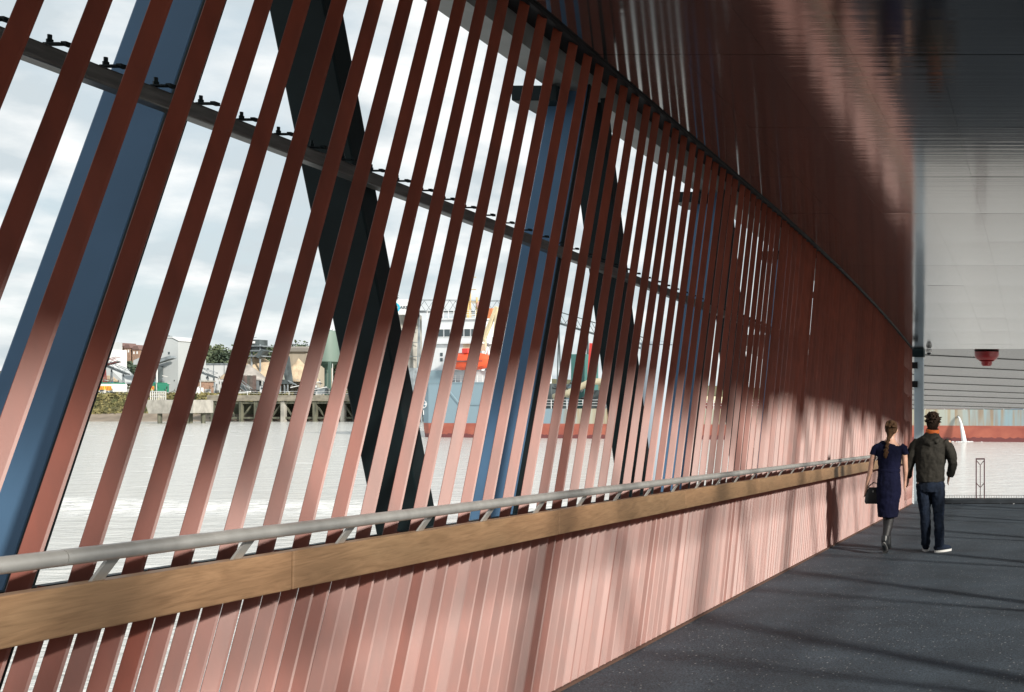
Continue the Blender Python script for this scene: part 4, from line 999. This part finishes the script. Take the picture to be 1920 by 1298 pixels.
# lifeboat in its davits
lb = empty('lifeboat', S(11.5, -.2, 12), 'bright orange enclosed lifeboat hanging beside the white ship house', 'lifeboat')
def lbx(n_=16):
    m = MB(); secs = []
    for i in range(n_ + 1):
        t_ = i / n_; u = 7.2 + 9.0 * t_; e_ = max(.04, (1 - abs(2 * t_ - 1) ** 3.2)); hw = 1.35 * e_
        secs.append((u, hw, e_))
    return m, secs
m, secs = lbx()
for u, hw, e_ in secs:
    keel = 11.6 + .9 * (1 - e_); gun = 13.2 + .35 * (1 - e_)
    for dv, w_ in ((0, keel), (-hw * .7, keel + .45), (-hw, gun - .1), (-hw, gun), (hw, gun), (hw, gun - .1), (hw * .7, keel + .45)): m.v.append(tuple(S(u, -.6 + dv, w_)))
for i in range(len(secs) - 1):
    for k in range(7): a = i * 7; m.f.append((a + k, a + 7 + k, a + 7 + (k + 1) % 7, a + (k + 1) % 7))
m.build('hull', orange, lb, smooth=True, auto=35)
m, secs = lbx()
for u, hw, e_ in secs:
    gun = 13.22 + .35 * (1 - e_); topw = gun + 1.35 * e_ ** .8
    for dv, w_ in ((-hw * .93, gun), (-hw * .8, gun + (topw - gun) * .6), (-hw * .35, topw), (hw * .35, topw), (hw * .8, gun + (topw - gun) * .6), (hw * .93, gun)): m.v.append(tuple(S(u, -.6 + dv, w_)))
for i in range(len(secs) - 1):
    for k in range(6): a = i * 6; m.f.append((a + k, a + 6 + k, a + 6 + (k + 1) % 6, a + (k + 1) % 6))
m.build('canopy', orange, lb, smooth=True, auto=35)
m = MB(); m.bar(S(8, -2.0, 13.1), S(15.4, -2.0, 13.1), .08, .14); m.build('grab_line', dark_mach, lb)
m = MB(); sbox(m, 11, 12.2, -1.6, .3, 14.45, 15.3); m.build('conning_hatch', redp, lb, bevel=.1)
for u in (8.6, 14.8): m = MB(); m.bar(S(u, 1.0, 11.6), S(u, -.2, 15.6), .3, .3); m.bar(S(u, -.2, 15.5), S(u, -.6, 14.2), .12, .12); m.build('davit', white_m, lb)
# ------------------------------------------------------------------ people
def limb(mb, pts, n=14):
    """pts: (pos, rx, ry) elliptical rings; rx across, ry front-back"""
    base = len(mb.v); ps = [Vector(p[0]) for p in pts]
    for i, (p, rx, ry) in enumerate(pts):
        d = (ps[min(i + 1, len(ps) - 1)] - ps[max(i - 1, 0)]).normalized()
        if abs(d.z) > .35: a = Vector((1, 0, 0)) - d * d.x
        else: a = Vector((0, 0, 1)) - d * d.z
        a.normalize(); b = d.cross(a).normalized()
        for k in range(n):
            t = 2 * math.pi * k / n; mb.v.append(tuple(Vector(p) + a * math.cos(t) * rx + b * math.sin(t) * ry))
    for i in range(len(pts) - 1):
        for k in range(n): k2 = (k + 1) % n; o = base + i * n; mb.f.append((o + k, o + k2, o + n + k2, o + n + k))
    mb.f.append(tuple(base + k for k in range(n))[::-1]); mb.f.append(tuple(base + (len(pts) - 1) * n + k for k in range(n)))
def blob(mb, c, r, n=12, k_=9):
    c = Vector(c); base = len(mb.v)
    for j in range(1, k_):
        ph = math.pi * j / k_
        for i in range(n): t = 2 * math.pi * i / n; mb.v.append((c.x + r[0] * math.sin(ph) * math.cos(t), c.y + r[1] * math.sin(ph) * math.sin(t), c.z + r[2] * math.cos(ph)))
    for j in range(k_ - 2):
        for i in range(n): i2 = (i + 1) % n; o = base + j * n; mb.f.append((o + i, o + n + i, o + n + i2, o + i2))
    mb.f.append(tuple(base + i for i in range(n))); mb.f.append(tuple(base + (k_ - 2) * n + i for i in range(n))[::-1])
def flesh(mb, name, m_, loc, parent=None, vox=.011, smooth=6, disp=0, dscale=.12, local=False):
    me = mb.mesh(name, m_, True); o = bpy.data.objects.new(name, me); COL.objects.link(o)
    if parent is None: o.location = loc
    else: o.parent = parent
    r_ = o.modifiers.new('remesh', 'REMESH'); r_.mode = 'VOXEL'; r_.voxel_size = vox; r_.use_smooth_shade = True
    s_ = o.modifiers.new('smooth', 'SMOOTH'); s_.iterations = smooth; s_.factor = .5
    if disp:
        tx = bpy.data.textures.new(name + '_folds', 'CLOUDS'); tx.noise_scale = dscale; tx.noise_depth = 2
        d_ = o.modifiers.new('folds', 'DISPLACE'); d_.texture = tx; d_.strength = disp; d_.mid_level = .5
    return o
def hand(mb, w, dirv, side, L_=.085):
    """palm and five curled fingers from wrist w along dirv; side = +1/-1 for the thumb's x side"""
    d = Vector(dirv).normalized(); a = Vector((0, 1, 0)); w = Vector(w)
    limb(mb, [(w - d * .02, .022, .024), (w + d * .03, .018, .036), (w + d * L_, .015, .038)], 10)
    for k in range(4):
        o_ = a * (.028 - .019 * k); ln = (.06, .072, .068, .052)[k]; p = w + d * (L_ - .01) + o_
        q = p + d * ln * .5; r_ = q + (d * .7 + Vector((-side * .6, 0, 0))).normalized() * ln * .5
        limb(mb, [(p, .0095, .0095), (q, .009, .009), (r_, .0075, .0075)], 8)
    p = w + d * .03 + a * .034; q = p + (d * .7 + a * .6).normalized() * .035; r_ = q + d * .03
    limb(mb, [(p, .012, .012), (q, .0105, .0105), (r_, .0085, .0085)], 8)
skin = mat('skin', (.52, .30, .22), .5, var=.06, vscale=(20, 20, 20), coord='obj')
navy = mat('navy_dress_cloth', (.004, .005, .020), .9, spec=.15, var=.2, vscale=(9, 9, 3), coord='obj', bump=.3, bscale=(16, 16, 6), bdist=.01)
jacket_m = mat('dark_olive_jacket', (.024, .022, .018), .85, spec=.25, var=.2, vscale=(8, 8, 8), coord='obj', bump=.4, bscale=(12, 12, 22), bdist=.012)
denim = mat('dark_denim', (.008, .014, .028), .9, spec=.25, var=.35, vscale=(14, 14, 5), coord='obj', bump=.35, bscale=(14, 14, 26), bdist=.008)
tights = mat('black_tights', (.010, .010, .012), .6)
hair_b = mat('brown_hair', (.050, .026, .013), .85, spec=.15, var=.4, vscale=(60, 60, 8), coord='obj', bump=.6, bscale=(90, 90, 14), bdist=.008)
hair_d = mat('dark_hair', (.020, .012, .008), .85, spec=.15, var=.4, vscale=(70, 70, 30), coord='obj', bump=.8, bscale=(70, 70, 40), bdist=.012)
orange_c = mat('orange_collar', (.62, .13, .02), .7)
leather = mat('black_leather', (.014, .016, .018), .4, bump=.2, bscale=(60, 60, 60), bdist=.002, coord='obj')
shoe_w = mat('white_rubber', (.6, .6, .58), .6)
YP = 13.8; ZP = deck(YP)
# ---- man
ML = Vector((-1.44, YP, ZP))
b = MB()
limb(b, [((-.02, 0, .88), .15, .10), ((-.01, 0, 1.0), .155, .105), ((0, 0, 1.2), .165, .11), ((0, .0, 1.40), .18, .10), ((.01, 0, 1.475), .13, .08), ((.02, .01, 1.53), .062, .065), ((.025, .015, 1.60), .058, .062)])
blob(b, (.03, .025, 1.685), (.076, .097, .118))
blob(b, (.03, .118, 1.67), (.015, .02, .025)); 
for s in (-1, 1): blob(b, (.03 + s * .08, .015, 1.665), (.014, .026, .034))
for s, foot in ((-1, (-.072, .06)), (1, (.118, -.04))):
    limb(b, [((s * .085 - .01, 0, .92), .09, .10), ((s * .088, .03, .72), .078, .085), ((s * .085 + .01, .04, .49), .055, .06), ((foot[0], foot[1] - .02, .26), .05, .055), ((foot[0], foot[1] - .02, .07), .036, .04)])
limb(b, [((-.185, 0, 1.43), .055, .06), ((-.25, .0, 1.26), .045, .05), ((-.285, .03, 1.09), .038, .042), ((-.30, .09, .97), .028, .03)])
hand(b, (-.305, .10, .95), (-.1, .1, -1), 1)
limb(b, [((.205, 0, 1.43), .055, .06), ((.265, -.02, 1.27), .045, .05), ((.275, -.01, 1.17), .04, .045), ((.235, .06, .99), .03, .032)])
hand(b, (.23, .07, .98), (-.2, .25, -1), -1)
man = flesh(b, 'person', skin, ML); tag(man, 'walker seen from behind in dark jacket and jeans with orange collar', 'person')
j = MB()
limb(j, [((-.008, 0, .905), .185, .135), ((-.008, 0, .95), .188, .14), ((-.005, 0, 1.08), .188, .142), ((0, -.005, 1.22), .196, .148), ((0, -.005, 1.36), .212, .142), ((.005, 0, 1.44), .195, .118), ((.012, 0, 1.49), .12, .098), ((.02, .005, 1.545), .085, .088), ((.022, .008, 1.575), .08, .084)], 20)
limb(j, [((-.155, 0, 1.42), .070, .080), ((-.210, 0, 1.36), .070, .076), ((-.255, 0, 1.24), .07, .074), ((-.29, .03, 1.09), .062, .066), ((-.308, .085, .965), .05, .052)])
limb(j, [((.165, 0, 1.42), .070, .080), ((.220, 0, 1.36), .072, .078), ((.272, -.02, 1.25), .07, .074), ((.286, -.015, 1.16), .066, .07), ((.255, .05, 1.02), .056, .06), ((.238, .07, .985), .05, .054)])
limb(j, [((-.10, -.09, 1.47), .03, .03), ((-.05, -.125, 1.43), .036, .036), ((.01, -.14, 1.405), .042, .038), ((.07, -.125, 1.43), .036, .036), ((.125, -.09, 1.475), .03, .03)])   # hood lying on the back
flesh(j, 'jacket', jacket_m, None, man, vox=.010, smooth=4, disp=.030, dscale=.085)
j = MB(); limb(j, [((.02, .004, 1.535), .088, .09), ((.022, .0, 1.56), .092, .094), ((.024, -.004, 1.588), .086, .088)], 20); flesh(j, 'collar', orange_c, None, man, vox=.008, smooth=2)
j = MB(); limb(j, [((.022, .012, 1.56), .082, .080), ((.024, .012, 1.60), .078, .078)], 18); flesh(j, 'inner_collar', jacket_m, None, man, vox=.008, smooth=2)
tj = MB()
limb(tj, [((-.005, 0, .95), .172, .122), ((-.005, 0, .86), .182, .128), ((-.005, 0, .78), .165, .125)], 18)
for s, foot in ((-1, (-.072, .06)), (1, (.118, -.04))):
    limb(tj, [((s * .088 - .005, 0, .88), .098, .118), ((s * .095, .015, .74), .092, .108), ((s * .09 + .005, .035, .58), .078, .09), ((s * .088 + .01, .04, .47), .07, .08), ((foot[0] - s * .004, foot[1] - .03, .30), .066, .074), ((foot[0], foot[1] - .03, .16), .06, .07), ((foot[0], foot[1] - .02, .085), .062, .074)])
flesh(tj, 'jeans', denim, None, man, vox=.010, smooth=3, disp=.022, dscale=.06)
for s, (fx, fy), yaw in ((-1, (-.072, .06), .12), (1, (.118, -.04), -.75)):
    for part in ('shoe', 'sole'):
        q = MB(); dx, dy = math.sin(-yaw), math.cos(yaw)
        if part == 'shoe': limb(q, [((fx - dx * .075, fy - dy * .075, .055), .036, .038), ((fx - dx * .02, fy - dy * .02, .068), .042, .05), ((fx + dx * .06, fy + dy * .06, .056), .042, .04), ((fx + dx * .15, fy + dy * .15, .042), .040, .026), ((fx + dx * .19, fy + dy * .19, .036), .024, .018)], 12); flesh(q, 'shoe', denim, None, man, vox=.008, smooth=2)
        else:
            q = MB(); pts = []
            for k in range(20):
                a = 2 * math.pi * k / 20; lx, ly = .046 * math.cos(a), .058 + .145 * math.sin(a); pts.append(Vector((fx + lx * dy + ly * dx, fy - lx * dx + ly * dy, .004)))
            q.prism(pts, (0, 0, .026)); o = bpy.data.objects.new('sole', q.mesh('sole', shoe_w)); COL.objects.link(o); o.parent = man
hh = MB(); blob(hh, (.028, .008, 1.705), (.092, .108, .10), 16, 12)
rh = random.Random(2)
for k in range(190):
    t = rh.uniform(0, 2 * math.pi); ph = rh.uniform(0, 1.9); dv = Vector((math.sin(ph) * math.cos(t), math.sin(ph) * math.sin(t) - .12, math.cos(ph)))
    if dv.y > .55 and dv.z < .3: continue
    p = Vector((.028, .008, 1.70)) + Vector((dv.x * .085, dv.y * .10, dv.z * .095)); limb(hh, [(p, .012, .012), (p + dv * .018 + Vector((rh.gauss(0, .012), rh.gauss(0, .012), .004)), .006, .006)], 6)
limb(hh, [((.028, -.045, 1.67), .084, .055), ((.027, -.045, 1.625), .074, .045), ((.026, -.045, 1.59), .060, .032)], 12)
flesh(hh, 'hair', hair_d, None, man, vox=.0055, smooth=1)
# ---- woman
WL = Vector((-1.968, YP - .05, deck(YP - .05)))
b = MB()
limb(b, [((0, 0, .84), .15, .11), ((0, 0, 1.0), .135, .10), ((-.01, 0, 1.10), .125, .092), ((0, 0, 1.25), .145, .1), ((0, 0, 1.36), .16, .085), ((.01, 0, 1.415), .10, .065), ((.015, .012, 1.46), .05, .052), ((.015, .02, 1.51), .048, .052)])
blob(b, (.022, .03, 1.585), (.07, .09, .112)); blob(b, (.03, .118, 1.575), (.013, .018, .022))
for s in (-1, 1): blob(b, (.022 + s * .073, .02, 1.57), (.012, .022, .03))
# left leg planted ahead, right leg just lifting its heel behind
limb(b, [((-.06, 0, .86), .085, .095), ((-.055, .06, .66), .07, .08), ((-.05, .12, .45), .05, .056), ((-.045, .14, .25), .040, .046), ((-.04, .16, .06), .02, .022)])
limb(b, [((.055, 0, .86), .085, .095), ((.035, .02, .66), .07, .08), ((.005, .03, .46), .054, .06), ((-.015, -.09, .30), .044, .049), ((-.03, -.20, .165), .024, .026)])
limb(b, [((-.185, 0, 1.36), .046, .05), ((-.222, -.005, 1.18), .038, .042), ((-.25, .01, 1.04), .034, .036), ((-.30, .05, .86), .024, .026)])
hand(b, (-.305, .06, .83), (-.2, .1, -1), 1)
limb(b, [((.185, 0, 1.36), .046, .05), ((.20, .0, 1.18), .038, .042), ((.205, .02, 1.04), .034, .036), ((.195, .05, .93), .024, .026)])
hand(b, (.193, .055, .91), (-.05, .1, -1), -1)
wom = flesh(b, 'person', skin, WL, vox=.010); tag(wom, 'walker seen from behind in a navy dress with a long plait, handbag in hand', 'person')
dr = MB()
limb(dr, [((-.02, .0, .455), .128, .125), ((-.018, 0, .60), .142, .14), ((-.01, 0, .76), .158, .145), ((-.005, 0, .88), .16, .14), ((-.005, 0, 1.0), .147, .118), ((-.005, 0, 1.08), .14, .106), ((0, 0, 1.20), .152, .116), ((0, 0, 1.32), .178, .112), ((.0, 0, 1.375), .175, .092), ((.01, 0, 1.41), .11, .075)], 20)
for s in (-1, 1): limb(dr, [((s * .14, 0, 1.36), .055, .062), ((s * .185, 0, 1.335), .053, .058), ((s * .207, 0, 1.255), .050, .054)])
flesh(dr, 'dress', navy, None, wom, vox=.010, smooth=3, disp=.020, dscale=.07)
bl_ = MB(); limb(bl_, [((-.005, 0, 1.035), .148, .116), ((-.005, 0, 1.075), .146, .112)], 20); flesh(bl_, 'waistband', navy, None, wom, vox=.009, smooth=1)
tg = MB()
limb(tg, [((-.055, .05, .70), .075, .085), ((-.05, .12, .45), .055, .061), ((-.045, .135, .30), .054, .06), ((-.045, .15, .15), .036, .04), ((-.04, .16, .07), .036, .038)])
limb(tg, [((.035, .02, .68), .075, .085), ((.005, .03, .46), .059, .065), ((-.012, -.07, .325), .060, .065), ((-.024, -.15, .22), .045, .048), ((-.03, -.20, .155), .041, .043), ((-.031, -.225, .125), .036, .038)])
flesh(tg, 'tights', tights, None, wom, vox=.009, smooth=3)
q = MB(); limb(q, [((-.028, -.20, .235), .046, .048), ((-.031, -.225, .18), .045, .046), ((-.032, -.225, .125), .036, .036), ((-.032, -.17, .075), .038, .036), ((-.032, -.11, .034), .04, .026), ((-.032, -.06, .024), .034, .018)], 12); flesh(q, 'boot', leather, None, wom, vox=.008, smooth=2)
q = MB(); limb(q, [((-.042, .15, .19), .044, .046), ((-.04, .15, .09), .042, .046), ((-.04, .17, .06), .038, .045), ((-.04, .28, .035), .036, .026), ((-.04, .33, .028), .026, .018)], 12); flesh(q, 'boot', leather, None, wom, vox=.008, smooth=2)
q = MB(); q.prism([Vector((-.032 + .036 * math.cos(a), -.165 + .0 + .12 * math.sin(a), 0)) for a in [2 * math.pi * k / 16 for k in range(16)]], (0, 0, .018))
o = bpy.data.objects.new('boot_sole', q.mesh('boot_sole', mat('grey_rubber', (.12, .12, .12), .7))); COL.objects.link(o); o.parent = wom
o.matrix_basis = Matrix.Translation((0, -.16, .10)) @ Matrix.Rotation(R(-48), 4, 'X') @ Matrix.Translation((0, .16, -.055))
hh = MB(); blob(hh, (.02, .010, 1.605), (.083, .098, .102), 16, 12); limb(hh, [((.02, -.045, 1.56), .066, .045), ((.012, -.06, 1.515), .042, .032), ((.004, -.078, 1.47), .024, .024)], 12)
rh = random.Random(4)
for k in range(26):
    t = rh.uniform(0, 2 * math.pi); ph = rh.uniform(.2, 1.5); dv = Vector((math.sin(ph) * math.cos(t), math.sin(ph) * math.sin(t) - .2, math.cos(ph))); p = Vector((.02, .01, 1.60)) + Vector((dv.x * .078, dv.y * .09, dv.z * .096))
    limb(hh, [(p, .016, .016), (p + Vector((0, -.03, -.012)), .010, .010)], 6)
flesh(hh, 'hair', hair_b, None, wom, vox=.007, smooth=1)
pl = MB()
for k in range(8):
    z = 1.475 - k * .026; s = 1 if k % 2 else -1; w_ = .017 if k < 6 else .026
    blob(pl, (.0 - .004 * k + s * .007, -.088 - .004 * k, z), (w_ + .006, w_, .024), 10, 7)
limb(pl, [((-.032, -.118, 1.285), .030, .024), ((-.034, -.12, 1.25), .028, .022), ((-.036, -.12, 1.215), .012, .010)], 10)
flesh(pl, 'plait', hair_b, None, wom, vox=.006, smooth=1)
# ---- handbag held in the woman's left hand
bgo = Vector((WL.x - .215, WL.y + .075, WL.z + .62)); bag = empty('handbag', bgo, 'dark leather handbag hanging from the hand of the walker in the dress', 'handbag')
q = MB(); n = 24
secs = [(0, .105, .045), (.03, .118, .055), (.12, .105, .05), (.19, .075, .034), (.21, .06, .022)]
for z, rx, ry in secs:
    for k in range(n):
        a = 2 * math.pi * k / n; cx = math.copysign(abs(math.cos(a)) ** .6, math.cos(a)); cy = math.copysign(abs(math.sin(a)) ** .6, math.sin(a)); q.v.append((bgo.x + rx * cx, bgo.y + ry * cy, bgo.z + z))
for i in range(len(secs) - 1):
    for k in range(n): k2 = (k + 1) % n; q.f.append((i * n + k, i * n + k2, (i + 1) * n + k2, (i + 1) * n + k))
q.f.append(tuple(range(n))[::-1]); q.f.append(tuple((len(secs) - 1) * n + k for k in range(n)))
q.build('body', leather, bag, smooth=True, auto=50)
q = MB(); hx = WL.x - .318 - bgo.x
q.tube([bgo + Vector((-.055, 0, .20)), bgo + Vector((-.085, -.005, .225)), bgo + Vector((-.098, -.012, .19)), bgo + Vector((-.092, -.012, .16))], .007, 8)
q.tube([bgo + Vector((.05, 0, .205)), bgo + Vector((.045, -.005, .26)), bgo + Vector((0, -.008, .275)), bgo + Vector((-.05, -.008, .235)), bgo + Vector((-.095, -.01, .18))], .007, 8)
q.build('strap', leather, bag, smooth=True)
q = MB(); q.box(bgo.x - .006, bgo.x + .006, bgo.y - .056, bgo.y - .05, bgo.z + .15, bgo.z + .175); q.build('clasp', stainless, bag)
